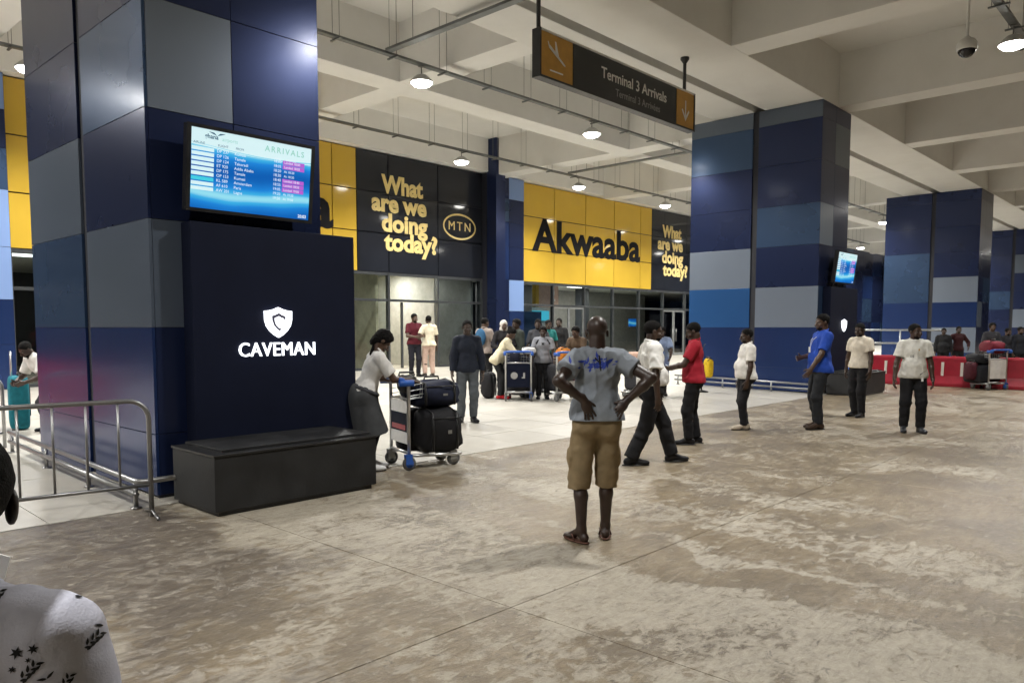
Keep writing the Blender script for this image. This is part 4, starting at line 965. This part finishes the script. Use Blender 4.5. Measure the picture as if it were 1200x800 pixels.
        for i in (0, 1):
            if sl <= 1: f.cap(sh[i], sh[i] + (elb[i] - sh[i]) * sl, .053 + a, .052 + a * 1.1, .025, True)
            else:
                f.cap(sh[i], elb[i], .053 + a, .044 + a, .025); e = elb[i] + (wr[i] - elb[i]) * (sl - 1); f.cap(elb[i], e, .044 + a, .034 + a * .5, .02, True)
        col_top = nb + U * .012
        f.cap(nb + U * .0 - Fc * .0, nb + U * .2 + Fc * .02, .066, .080, .008, False, True)
        if shirt.get('collar', True):
            for j in range(14):
                t0, t1 = 2 * math.pi * j / 14, 2 * math.pi * (j + 1) / 14
                P = lambda t: nb + Fc * (.068 * math.cos(t) + .012) + Lc * .070 * math.sin(t) + U * (.012 - .026 * math.cos(t))
                f.cap(P(t0), P(t1), .013, .013, .008)
        up = U
        f.cuts = [(hip + U * hem, -unit(U + Fv * .0))]
        am = shirt.get('fold', .011); w0 = waist @ Zv
        def folds(F, x, y, z_):
            n1_ = vnoise(x * 9 + ph[0], y * 9 + ph[1], z_ * 16 + ph[2]); n2_ = vnoise(x * 20 + 5 + ph[0], y * 20, (z_ + .5 * y) * 30)
            dr = vnoise(x * 13 + 2 * y + ph[1], y * 13 + ph[2], z_ * 4.5 + 3 * x); rg = np.clip(1 - np.abs(dr) * 5.5, 0, 1) ** 1.5
            return F + am * (.75 * n1_ + .55 * n2_ - .75 * rg)
        f.folds = folds
        so = add(f, 'shirt', cloth(shirt['col'], shirt.get('rough', .8)), shirt.get('vox', vox))
    # trousers, shorts, skirt
    if legs:
        f = Field(); a = legs.get('ease', .016); kind = legs.get('kind', 'trousers'); top = legs.get('top', .10); kk = .05
        f.ell(hip, (.112 + a + fat * .3, .160 + a, .13), T, kk); f.ell(hip + U * .1 + Fv * fat * .3, (.104 + a + fat * .6, .146 + a + fat * .4, .09), T, kk)
        for i in (0, 1):
            if kind == 'skirt': continue
            f.ell(hj[i] - Fv * .045, (.088 + a, .084 + a, .10), T, kk); f.cap(hj[i], knee[i], .090 + a, .070 + a, .03)
            if kind == 'trousers':
                e = knee[i] + (ank[i] - knee[i]) * legs.get('len', .99); wd = legs.get('wide', .0)
                f.cap(knee[i], e, .070 + a, .053 + a + wd, .03, True)
            else:
                e = knee[i] + (ank[i] - knee[i]) * legs.get('len', .12); f.cap(knee[i] * .5 + hj[i] * .5, e, .078 + a, .074 + a, .03, True)
                if kind == 'cargo':
                    o_ = Lv * (1 if i == 0 else -1); c = hj[i] * .38 + knee[i] * .62 + o_ * (.078 + a)
                    f.ell(c, (.062, .024, .075), np.stack([X, o_, Zv], 1), .012)
        if kind == 'skirt':
            zl = legs.get('len', .45); f.ell(hip - Fv * .02, (.175, .20, .15), T, .05); f.cap(hip - U * .06, V3((ank[0][0] + ank[1][0]) / 2 + .02, 0, zl), .185, .215, .06, True)
            for i in (0, 1): u_ = Field(); u_.cap(hj[i], knee[i], .092, .062, .02); u_.cap(knee[i], ank[i], .062, .042, .02, True); add(u_, 'leggings', cloth(legs.get('under', BLK)), vox)
        f.cuts = [(hip + U * top, U)]
        am = legs.get('fold', .012)
        def folds2(F, x, y, z_):
            if kind == 'skirt': return F + .02 * vnoise(x * 14 + ph[1], y * 14, z_ * 2)
            return F + am * (1.2 * vnoise(x * 8 + ph[1], y * 8, z_ * 17) + .8 * vnoise(x * 18, y * 18 + ph[2], (z_ + .4 * x) * 26))
        f.folds = folds2
        add(f, {'skirt': 'skirt', 'cargo': 'cargo_shorts', 'shorts': 'shorts'}.get(kind, 'trousers'), cloth(legs['col'], legs.get('rough', .85)), legs.get('vox', vox))
    if shoes:
        for i in (0, 1):
            f = Field(); a0 = ank[i] * V3(1, 1, 0) + V3(0, 0, ank[i][2] - .085); lt = np.cross(Zv, toe[i]); B = np.stack([toe[i], lt, Zv], 1)
            f.ell(a0 - toe[i] * .032 + V3(0, 0, .045), (.056, .042, .052), B, .02); f.cap(ank[i], a0 + toe[i] * .10 + V3(0, 0, .040), .046, .040, .03); f.ell(a0 + toe[i] * .145 + V3(0, 0, .032), (.082, .048, .034), B, .025)
            f.cuts = [(a0 + V3(0, 0, .004), -Zv), (ank[i] + V3(0, 0, .012) , unit(Zv - toe[i] * .15))]
            so_ = add(f, 'shoe', cloth(shoes, .4, .1, .03), hvox)
            b2 = Field(); b2.ell(a0 + toe[i] * .06 + V3(0, 0, .006), (.166, .050, .022), B, .01); b2.cuts = [(a0 + V3(0, 0, .018), Zv), (a0 + V3(0, 0, .001), -Zv)]
            v, q = b2.net(.006); so2 = link('sole', to_mesh('sole', [(v, q)], [SOLE], s), so_)
    if extra: extra(dict(root=root, s=s, HP=HP, hc=hc, nb=nb, hip=hip, U=U, Fc=Fc, Lc=Lc, chest=chest, sh=sh, elb=elb, wr=wr, fin=fin, ank=ank, toe=toe, knee=knee, hf=hf2, hl=hl, hu=hu, add=add, vox=vox, hvox=hvox, Zv=Zv, fat=fat))
    return root
def child(root, name): return [c for c in root.children if c.name.split('.')[0] == name][0]
def decal(target, parent, name, m, polys, org, ax_u, ax_v, direction, off=.002, sub=.02):
    """flat print laid on a garment: 2D polygons projected on it along a direction"""
    me = target.data; bv = BVHTree.FromPolygons([v.co for v in me.vertices], [tuple(p.vertices) for p in me.polygons])
    org, ax_u, ax_v, dr = Vector(org), Vector(ax_u), Vector(ax_v), Vector(direction).normalized(); mb = MB()
    for poly in polys:
        P = [org + ax_u * u + ax_v * v for u, v in poly]; c = sum(P, Vector()) / len(P); k = len(P); ring = []
        pts = [c] + [c + (p - c) * .5 for p in P] + P; hit = []
        for p in pts:
            loc, nor, i, dist = bv.ray_cast(p - dr * .5, dr)
            if loc is None: hit = None; break
            if nor.dot(dr) > 0: nor = -nor
            hit.append(loc + nor * off)
        if hit is None: continue
        Fs = [(0, 1 + j, 1 + (j + 1) % k) for j in range(k)] + [(1 + j, 1 + k + j, 1 + k + (j + 1) % k, 1 + (j + 1) % k) for j in range(k)]
        mb.add(hit, Fs)
    if mb.v: return mb.build(name, m, parent, True)
INK = cloth((.018, .018, .02)); BLUEINK = cloth((.03, .055, .30)); WHITEINK = cloth((.62, .64, .68)); 

# --- the man in shorts, hands on his lower back
def hero(d):
    root, s = d['root'], d['s']; shp = child(root, 'shirt'); rnd = random.Random(5)
    bk = -d['Fc']; polys = []
    for i in range(46):   # splashed brush strokes across the shoulder blades
        u0 = rnd.gauss(0, .062); v0 = rnd.gauss(0, .022); L = rnd.uniform(.03, .085); w = rnd.uniform(.004, .011); a = rnd.choice((rnd.gauss(.1, .25), rnd.gauss(1.5, .3), rnd.gauss(.2, .3)))
        ca, sa = math.cos(a), math.sin(a); polys.append([(u0 + x * ca - y * sa, v0 + x * sa + y * ca) for x, y in ((-L / 2, 0), (0, -w), (L / 2, 0), (0, w))])
    o = d['chest'] + d['U'] * .085; o = o * s
    decal(shp, root, 'blue_shirt_print', BLUEINK, polys, o, -d['Lc'], d['U'], d['Fc'], .002)
    dk = [[(.0, -.05), (.012, .0), (.006, .055), (-.006, .06), (-.004, .0)], [(-.035, .03), (.0, .0), (.004, .008), (-.03, .045)], [(.004, -.06), (.012, -.055), (.008, -.005), (.0, -.01)]]
    decal(shp, root, 'dark_shirt_print', INK, dk, o + d['U'] * .005, -d['Lc'], d['U'], d['Fc'], .003)
    # belt loops / pale belt edge showing under the shirt
    for i in (0, 1):   # flip-flops
        a0 = d['ank'][i] * V3(1, 1, 0); t = d['toe'][i]; lt = np.cross(d['Zv'], t)
        f = Field(); B = np.stack([t, lt, d['Zv']], 1); f.ell(a0 + t * .06 + V3(0, 0, .0), (.150, .050, .016), B, .01); f.cuts = [(a0 + V3(0, 0, -.003 + .010), d['Zv']), (a0 - V3(0, 0, .012), -d['Zv'])]
        ff = d['add'](f, 'flip_flop', cloth((.10, .045, .03), .6), .006)
        P = [a0 + t * .03 + lt * .047 + V3(0, 0, .008), a0 + t * .07 + lt * .036 + V3(0, 0, .045), a0 + t * .125 + V3(0, 0, .035), a0 + t * .15 + V3(0, 0, .01)]
        Q = [a0 + t * .03 - lt * .047 + V3(0, 0, .008), a0 + t * .07 - lt * .036 + V3(0, 0, .045), a0 + t * .125 + V3(0, 0, .035)]
        MB().tube([p * s for p in P], .006, 6).tube([p * s for p in Q], .006, 6).build('strap', cloth((.09, .04, .03), .6), ff, True)
person('man in khaki cargo shorts and grey shirt, standing with hands on his back', (4.71, 3.51), 47, 1.74, None, (.034, .019, .0135), None, dict(col=(.225, .25, .285), sleeve=.52, ease=.024, hem=.015, collar=False, fold=.016, vox=.0075), dict(kind='cargo', col=(.235, .175, .098), ease=.010, len=.20, fold=.013, top=.055, vox=.0075), None,
    ((-.03, .115, .55), (.09, -.095, -.15)), (V3(-.170, .125, 1.105), V3(-.135, -.20, 1.095)), ((-.75, 1, .0), (-.6, -1, .0)), (dict(d=(.0, -.42, -1), n=(1, .15, 0)), dict(d=(-.15, .62, -.75), n=(1, -.3, 0))), .0, .0, (.1, .02), .02, .0075, .0055, .22, bare=True, z=.012, extra=hero, spread=2.2, twist=.0)

# --- uniformed guard walking to the side
def guard(d):
    s = d['s']; shp = child(d['root'], 'shirt')
    for i in (0, 1):
        c = d['sh'][i]; f = Field(); B = np.stack([d['Fc'], d['Lc'], d['U']], 1); f.ell(c + d['U'] * .070 - d['Lc'] * .01 * (1 - 2 * i), (.030, .055, .012), B, .01); d['add'](f, 'epaulette', cloth((.012, .012, .013)), .008)
    f = Field(); f.ell(d['hip'] + d['U'] * .075, (.135, .178, .022), np.stack([d['Fc'], d['Lc'], d['U']], 1), .01); d['add'](f, 'belt', cloth((.01, .01, .01), .4), .012)
person('uniformed man in a white shirt with black epaulettes, striding past', (7.90, 5.07), -38, 1.78, None, DARK, 'crop', dict(col=WHITE, sleeve=.75, ease=.026, hem=.05, fold=.015), dict(col=BLK, ease=.018, wide=.01), BLK,
    ((.29, .06, .05), (-.27, -.08, -.1)), (V3(.12, .26, .88), V3(-.02, -.28, .82)), lean=.0, head=(-.15, .0), fat=.045, vox=.010, hvox=.006, pelvis=(.0, 0, .892), extra=guard)
# --- red polo
person('man in a red polo shirt and black trousers, holding something before him', (9.66, 5.50), 118, 1.73, None, DARK, 'crop', dict(col=(.30, .012, .025), sleeve=.7, ease=.022, hem=-.04), dict(col=BLK, ease=.014), BLK,
    ((.05, .10, .1), (-.05, -.11, -.1)), (V3(.34, .10, 1.10), V3(.32, -.02, 1.08)), head=(.0, .25), fat=.02, vox=.011, hvox=.006, palms=(V3(0, -.4, 1), V3(0, .4, 1)))
ph_ = empty('phone', (9.49, 5.80, 1.09), R(118), 'dark phone held before the man in the red polo shirt', 'phone')
MB().box(-.07, .07, -.037, .037, -.004, .004).build('casing', M['black'], ph_, bevel=.003); MB().box(-.062, .062, -.033, .033, .0042, .005).build('screen', M['scr_text'], ph_); ph_.rotation_euler = (0, R(-30), R(118))
# --- white polo in profile
person('slim man in a white polo shirt standing in profile, in pale shoes', (11.62, 5.68), 136, 1.64, 'men in white shirts', DARK, 'crop', dict(col=(.72, .70, .66), sleeve=.7, ease=.02, hem=-.05), dict(col=BLK, ease=.006), (.42, .36, .28),
    ((.04, .07, .05), (-.04, -.07, -.05)), (V3(.05, .22, .84), V3(.03, -.23, .84)), lean=-.03, head=(0, .05), fat=.05, vox=.011, hvox=.006)
# --- blue polo
def lanyard(d):
    s = d['s']; P = [d['nb'] + d['Lc'] * .06 + d['Fc'] * .03, d['chest'] + d['Fc'] * .15 + d['Lc'] * .03 + d['U'] * .05, d['chest'] + d['Fc'] * .165 - d['U'] * .06, d['chest'] + d['Fc'] * .15 - d['Lc'] * .03 + d['U'] * .05, d['nb'] - d['Lc'] * .06 + d['Fc'] * .03]
    MB().tube([p * s for p in P], .005, 6).build('lanyard', cloth((.6, .6, .62)), d['root'], True)
    c = (d['chest'] + d['Fc'] * .175 - d['U'] * .10) * s; MB().box(-.004, .004, -.028, .028, -.045, .045).build('badge', M['white'], d['root'], loc=c)
person('tall man in a bright blue polo shirt and sandals, with a white lanyard', (12.53, 4.85), 136, 1.88, None, MID, 'crop', dict(col=(.018, .065, .38), sleeve=.75, ease=.022, hem=-.07), dict(col=(.02, .022, .026), ease=.012), (.05, .032, .022),
    ((.03, .10, .15), (-.04, -.09, -.05)), (V3(.24, .22, .90), V3(.24, -.10, 1.08)), lean=-.07, head=(.05, .06), fat=.03, vox=.011, hvox=.006, extra=lanyard, elbow=((-.9, .3, -.1), (-.8, -.5, -.2)))
person('man in a cream shirt turned away before the dark advert board', (14.73, 4.97), 165, 1.74, 'men in white shirts', DARK, 'crop', dict(col=(.66, .60, .50), sleeve=.6, ease=.02, hem=-.02), dict(col=BLK, ease=.012), BLK,
    ((.03, .10, .15), (-.04, -.09, -.15)), (V3(.05, .25, .84), V3(.0, -.27, .86)), head=(.1, .1), vox=.012, hvox=.0065)
def polo_print(d):
    s = d['s']; shp = child(d['root'], 'shirt'); o = d['chest'] * s
    polys = [[(x0, y0), (x1, y0), (x1, y1), (x0, y1)] for x0, x1, y0, y1 in ((.03, .075, -.055, -.047), (.03, .075, -.085, -.077), (.03, .036, -.085, -.047), (.069, .075, -.085, -.047), (.042, .062, -.070, -.062))]
    decal(shp, d['root'], 'chest_print', INK, polys, o, d['Lc'] * -1, d['U'], -d['Fc'])
    decal(shp, d['root'], 'hem_stripe', INK, [[(-.06, -.36), (-.15, -.29), (-.16, -.275), (-.055, -.345)]], o, d['Lc'] * -1, d['U'], -d['Fc'])
    decal(shp, d['root'], 'crest_print', cloth((.5, .32, .10)), [[(-.05, .02), (-.03, .02), (-.03, .05), (-.05, .05)]], o, d['Lc'] * -1, d['U'], -d['Fc'])
    c = (d['hip'] + d['Fc'] * .155 + d['Lc'] * .10 - d['U'] * .06) * s; MB().box(-.003, .003, -.015, .015, -.04, .02).build('waist_tag', M['white'], d['root'], loc=c)
person('man facing the camera in a white polo shirt with small chest print', (13.14, 3.61), 207, 1.72, 'men in white shirts', (.055, .030, .020), 'crop', dict(col=(.66, .65, .60), sleeve=.65, ease=.024, hem=-.06), dict(col=BLK, ease=.014), (.035, .037, .042),
    ((.02, .12, .2), (.0, -.12, -.15)), (V3(.10, .27, .80), V3(.08, -.30, .80)), head=(.55, -.05), fat=.03, vox=.010, hvox=.006, extra=polo_print, pelvis=(0, 0, .93))
# --- woman with the trolley
def wrap(d):
    s = d['s']; f = Field(); T = np.stack([d['Fc'], d['Lc'], d['U']], 1); f.ell(d['hip'] + d['U'] * .06, (.178, .212, .055), T, .02)
    f.cap(d['hip'] + d['Fc'] * .12 + d['Lc'] * .05, d['hip'] + d['Fc'] * .20 - d['U'] * .30 + d['Lc'] * .06, .035, .045, .02, True); f.folds = lambda F, x, y, z_: F + .015 * vnoise(x * 20, y * 20, z_ * 20)
    d['add'](f, 'tied_jacket', cloth((.050, .052, .058)), .011)
    f = Field()
    for k in range(9): t = k / 8; f.ell(d['HP'](-.085, .0, -.01) - d['Zv'] * .24 * t - d['Fc'] * (.10 * t - .02) - d['Lc'] * .03 * t, (.034 - .01 * t, .034 - .01 * t, .034), None, .012)
    d['add'](f, 'braid', HAIR, .007)
person('woman in a white shirt and grey skirt leaning over the nearest trolley', (5.30, 7.22), -22, 1.70, None, MID, 'long', dict(col=(.66, .65, .63), sleeve=.75, ease=.016, hem=.02), dict(kind='skirt', col=(.055, .058, .062), len=.42, under=BLK), (.62, .62, .62),
    ((.06, .09, .05), (-.03, -.09, -.05)), (V3(.48, .14, 1.06), V3(.50, -.10, 1.06)), lean=.38, head=(-.1, .55), vox=.010, hvox=.006, pelvis=(-.05, 0, .90), palms=(V3(0, 0, -1), V3(0, 0, -1)), elbow=((-.3, .5, -.8), (-.3, -.5, -.8)), extra=wrap)
# --- man in dark shirt facing the camera
person('man in a dark navy long sleeved shirt and grey jeans, facing the camera', (9.01, 9.44), 230, 1.74, None, DARK, 'crop', dict(col=(.014, .018, .030), sleeve=1.92, ease=.020, hem=-.08), dict(col=(.085, .095, .105), ease=.012), BLK,
    ((.02, .10, .3), (.02, -.11, -.2)), (V3(.04, .27, .80), V3(.05, -.27, .80)), head=(.05, .02), vox=.011, hvox=.006)
G = 'people by the open doors'
person('man in a maroon shirt and dark trousers talking at the open doors', (14.58, 17.52), 250, 1.86, G, MID, 'crop', dict(col=(.085, .010, .018), sleeve=.7, ease=.018, hem=-.04), dict(col=(.012, .012, .018), ease=.008), BLK, hands=(V3(.28, .12, 1.12), V3(.28, -.06, 1.10)), head=(.3, .05), vox=.015, hvox=.008)
person('person in a cream shirt and pinkish trousers with back turned at the open doors', (14.92, 17.27), 72, 1.81, G, DARK, 'crop', dict(col=(.66, .60, .46), sleeve=.7, ease=.018, hem=-.05), dict(col=(.46, .33, .27), ease=.012), (.05, .04, .035), feet=((.0, .12, .1), (0, -.12, -.1)), hands=(V3(.12, .25, .95), V3(.05, -.27, .82)), vox=.015, hvox=.008)
person('person with dark hair and grey top inside the doorway', (15.95, 21.6), 230, 1.66, G, DARK, 'full', dict(col=(.16, .17, .18), sleeve=.7, ease=.02, hem=-.06), dict(col=(.10, .09, .08), ease=.012), BLK, vox=.016, hvox=.009, z=.26)
for i, (p, c, t) in enumerate((((13.9, 21.9), (.13, .15, .15), 'person in a grey green top with a rucksack, dim behind the side glass'), ((14.6, 22.4), (.05, .05, .06), 'person in dark clothes, dim behind the side glass'))):
    person(t, p, 60 + 90 * i, 1.7, G, DARK, 'crop', dict(col=c, sleeve=.7, ease=.02, hem=-.06), dict(col=BLK, ease=.012), BLK, vox=.017, hvox=.009, z=.26)
G = 'travellers around the trolleys'
def backpack(col):
    def f_(d):
        f = Field(); T = np.stack([d['Fc'], d['Lc'], d['U']], 1); f.ell(d['chest'] - d['Fc'] * .18 - d['U'] * .03, (.085, .15, .22), T, .02); d['add'](f, 'backpack', cloth(col), .014)
    return f_
person('woman in a cream jacket bending over a trolley, in red shoes', (12.10, 11.62), -48, 1.66, G, MID, 'bun', dict(col=(.60, .54, .38), sleeve=1.85, ease=.024, hem=-.12), dict(col=(.016, .016, .018), ease=.008), (.42, .012, .02), hands=(V3(.50, .16, 1.02), V3(.52, -.08, 1.04)), lean=.52, head=(0, .3), vox=.014, hvox=.008, pelvis=(-.08, 0, .90), palms=(V3(0, 0, -1), V3(0, 0, -1)))
person('traveller with a blue rucksack standing behind the woman in cream', (13.55, 13.57), 10, 1.77, G, MID, 'crop', dict(col=(.30, .25, .22), sleeve=.8, ease=.02, hem=-.06), dict(col=BLK, ease=.01), (.45, .42, .38), hands=(V3(.30, .10, 1.05), V3(.28, -.12, 1.05)), head=(-.3, .1), vox=.015, hvox=.008, extra=backpack((.03, .10, .20)))
def scarf(d):
    f = Field(); B = np.stack([d['hf'], d['hl'], d['hu']], 1); f.ell(d['HP'](-.02, 0, .03), (.112, .094, .105), B, .03); f.ell(d['HP'](-.02, 0, -.08), (.09, .10, .09), B, .04); f.ell(d['HP'](.09, 0, -.02), (.06, .05, .075), B, .02, True); d['add'](f, 'headscarf', cloth((.62, .58, .52)), .009)
person('woman in a pale headscarf and black top in the group by the doors', (13.44, 12.81), 235, 1.72, G, MID, None, dict(col=(.014, .013, .015), sleeve=1.9, ease=.02, hem=-.1), dict(col=BLK, ease=.01), BLK, hands=(V3(.25, .12, 1.05), V3(.25, -.12, 1.05)), vox=.015, hvox=.008, extra=scarf)
person('man in a dark olive jacket with a white collar, turned to the headscarf woman', (13.75, 12.66), 165, 1.75, G, DARK, 'full', dict(col=(.035, .042, .035), sleeve=1.9, ease=.024, hem=-.1), dict(col=BLK, ease=.012), BLK, vox=.015, hvox=.008)
def straps(d):
    shp = child(d['root'], 'shirt'); o = d['chest'] * d['s']
    for nm, m, pol in (('shoulder_stripe', INK, [[(-.17, .04), (-.11, .13), (-.08, .13), (-.13, .02)], [(.17, .04), (.11, .13), (.08, .13), (.13, .02)], [(-.03, .0), (.03, .0), (.03, .06), (-.03, .06)]]),): decal(shp, d['root'], nm, m, pol, o, d['Lc'] * -1, d['U'], -d['Fc'])
person('person in a grey patterned jersey with black stripes beside the trolley', (12.85, 11.05), 220, 1.60, G, DARK, 'full', dict(col=(.26, .27, .30), sleeve=.75, ease=.028, hem=-.06), dict(col=BLK, ease=.014), (.014, .014, .02), hands=(V3(.16, .28, .88), V3(.12, -.28, .86)), vox=.013, hvox=.007, extra=straps)
person('man in a dark grey top among the luggage in the group by the doors', (13.95, 12.15), 215, 1.76, G, DARK, 'crop', dict(col=(.05, .052, .06), sleeve=.8, ease=.02, hem=-.06), dict(col=BLK, ease=.012), BLK, hands=(V3(.2, .2, .95), V3(.05, -.27, .82)), vox=.015, hvox=.008)
person('person in a brown top bending to a bag beside the orange rucksack', (13.75, 10.75), 190, 1.66, G, MID, 'full', dict(col=(.10, .065, .04), sleeve=1.8, ease=.022, hem=-.08), dict(col=(.02, .022, .03), ease=.012), BLK, hands=(V3(.4, .15, .95), V3(.4, -.15, .95)), lean=.35, vox=.015, hvox=.008, pelvis=(-.05, 0, .91))
person('person all in black standing before the far glass front', (17.11, 14.10), 200, 1.79, G, DARK, 'crop', dict(col=(.012, .012, .013), sleeve=1.9, ease=.02, hem=-.06), dict(col=BLK, ease=.01), BLK, vox=.016, hvox=.009)
person('person in a teal top behind the patterned jersey', (15.77, 13.38), 250, 1.74, G, DARK, 'crop', dict(col=(.015, .15, .14), sleeve=.75, ease=.02, hem=-.06), dict(col=(.02, .02, .03), ease=.01), BLK, vox=.016, hvox=.009)
person('person in blue and white patterned clothes behind the guard', (15.6, 9.75), 215, 1.62, G, DARK, 'full', dict(col=(.22, .28, .42), sleeve=.8, ease=.03, hem=-.2), dict(kind='skirt', col=(.16, .20, .34), len=.35), BLK, hands=(V3(.42, .2, 1.0), V3(.42, -.2, 1.0)), lean=.15, vox=.015, hvox=.008)
person('person in white bending over luggage beyond the nearest column', (3.62, 12.75), 190, 1.55, None, DARK, 'crop', dict(col=(.62, .61, .58), sleeve=.8, ease=.03, hem=-.1), dict(col=(.03, .03, .035), ease=.014), BLK, hands=(V3(.45, .15, .85), V3(.45, -.15, .85)), lean=.75, head=(0, .2), vox=.013, hvox=.007, pelvis=(-.1, 0, .86))
G = 'people behind the red barriers'
person('man in a black jacket standing behind the red barriers', (29.30, 7.15), 200, 1.64, G, DARK, 'crop', dict(col=(.012, .013, .015), sleeve=1.9, ease=.03, hem=-.1), dict(col=BLK, ease=.012), BLK, vox=.018, hvox=.010, fat=.05)
person('man in a dark red top with a small badge behind the red barriers', (29.64, 6.78), 215, 1.70, G, DARK, 'crop', dict(col=(.035, .008, .010), sleeve=1.8, ease=.02, hem=-.06), dict(col=BLK, ease=.012), BLK, hands=(V3(.12, .30, 1.0), V3(.1, -.3, 1.0)), vox=.018, hvox=.010)
person('person in black and white behind the trolley piled with maroon bags', (27.94, 5.46), 215, 1.80, G, MID, 'full', dict(col=(.03, .03, .035), sleeve=.8, ease=.02, hem=-.06), dict(col=BLK, ease=.012), BLK, vox=.018, hvox=.010)
person('person with pale cap behind the maroon holdall', (28.27, 5.10), 230, 1.64, G, MID, 'crop', dict(col=(.02, .02, .025), sleeve=1.8, ease=.02, hem=-.06), dict(col=BLK, ease=.012), BLK, vox=.018, hvox=.010)
person('person in a dark jacket over a white shirt at the picture edge', (28.49, 4.80), 225, 1.68, G, MID, 'crop', dict(col=(.016, .018, .024), sleeve=1.9, ease=.026, hem=-.1), dict(col=BLK, ease=.012), BLK, vox=.018, hvox=.010)

# --- foreground person, seen over the shoulder
def near(d):
    s = d['s']; shp = child(d['root'], 'shirt'); up = V3(0, 0, 1)
    def flower(u, v, r):
        return [[(u + r * (1 if k % 2 == 0 else .42) * math.cos(math.pi * k / 6 + .2), v + r * (1 if k % 2 == 0 else .42) * math.sin(math.pi * k / 6 + .2)) for k in range(12)]]
    def leaf(u, v, L, a, w=.18):
        ca, sa = math.cos(a), math.sin(a); return [[(u + x * L * ca - y * L * sa, v + x * L * sa + y * L * ca) for x, y in ((0, 0), (.15, -w * .6), (.4, -w), (.75, -w * .6), (1, 0), (.75, w * .5), (.4, w), (.15, w * .7))]]
    def spray(u, v, L, a):
        q = []
        for k in range(7): q += leaf(u + L * .14 * k * math.cos(a), v + L * .14 * k * math.sin(a), L * .34, a + (.8 if k % 2 else -.7), .2)
        for k in range(4): q += leaf(u + L * .22 * k * math.cos(a) + .003, v + L * .22 * k * math.sin(a) - .004, L * .3, a, .22)
        return q
    def bird(u, v, L, a): return leaf(u, v, L, a + 2.6, .16) + leaf(u, v, L, a + .3, .16)
    o = (d['sh'][1] * .60 + d['nb'] * .40) * s
    vdir = unit(V3(1.09, .63, -.43)); au = unit(np.cross(vdir, d['U'])); av = np.cross(au, vdir)
    sets = [(-.024, .026, 0), (.076, .020, 1), (.006, -.040, 2), (.082, -.050, 3), (-.055, -.02, 3), (-.06, -.08, 2), (.05, -.10, 0), (.12, -.02, 2), (-.01, -.12, 1)]
    seam = [(108, 716), (124, 719), (136, 728), (144, 742), (149, 760), (150, 780)]
    q = [((x - 29) / 830., -(y - 739) / 830.) for x, y in seam]; P = []
    for i in range(len(q) - 1):
        (a0, b0), (a1, b1) = q[i], q[i + 1]; P.append([(a0, b0), (a1, b1), (a1 - .004, b1 - .002), (a0 - .004, b0 - .002)])
    decal(shp, d['root'], 'sleeve_seam', cloth((.34, .34, .38)), P, o, au, av, vdir, .0014)
    for u, v, k in sets:
        P = []
        if k % 4 == 0: P = spray(u, v, .026, .9) + bird(u - .012, v + .02, .012, .5)
        if k % 4 == 1: P = spray(u, v, .030, .5) + flower(u - .014, v + .012, .0045) + flower(u - .006, v + .02, .005)
        if k % 4 == 2: P = flower(u, v, .0085) + flower(u + .018, v + .001, .007) + flower(u + .012, v - .012, .004) + flower(u - .006, v - .02, .005) + spray(u + .002, v - .036, .030, .75)
        if k % 4 == 3: P = spray(u, v, .030, .6) + bird(u + .026, v + .024, .012, .3)
        decal(shp, d['root'], 'printed_flower_motif', INK, P, o, au, av, vdir, .0012)
    f = Field()
person('person in a white shirt with dark flower print, close in the corner', (.229, 1.292), 46, 1.52, None, (.020, .012, .009), 'crop', dict(col=(.62, .63, .74), sleeve=.6, ease=.020, hem=-.1, collar=False, fold=.010, vox=.0075), dict(col=BLK, ease=.012), BLK, hands=(V3(.34, .26, 1.22), V3(.02, -.26, .84)), head=(.7, .0), vox=.012, hvox=.006, extra=near)
sp_ = empty('sheet_of_paper', (.345, 1.665, 1.205), R(40), 'white sheet of paper held in front of the near person', 'paper')
MB().box(-.001, .001, -.045, .10, -.06, .045).build('page', M['white'], sp_); sp_.rotation_euler = (R(22), R(-15), R(48))
bpy.data.scenes.remove(TS)
bpy.context.view_layer.update()
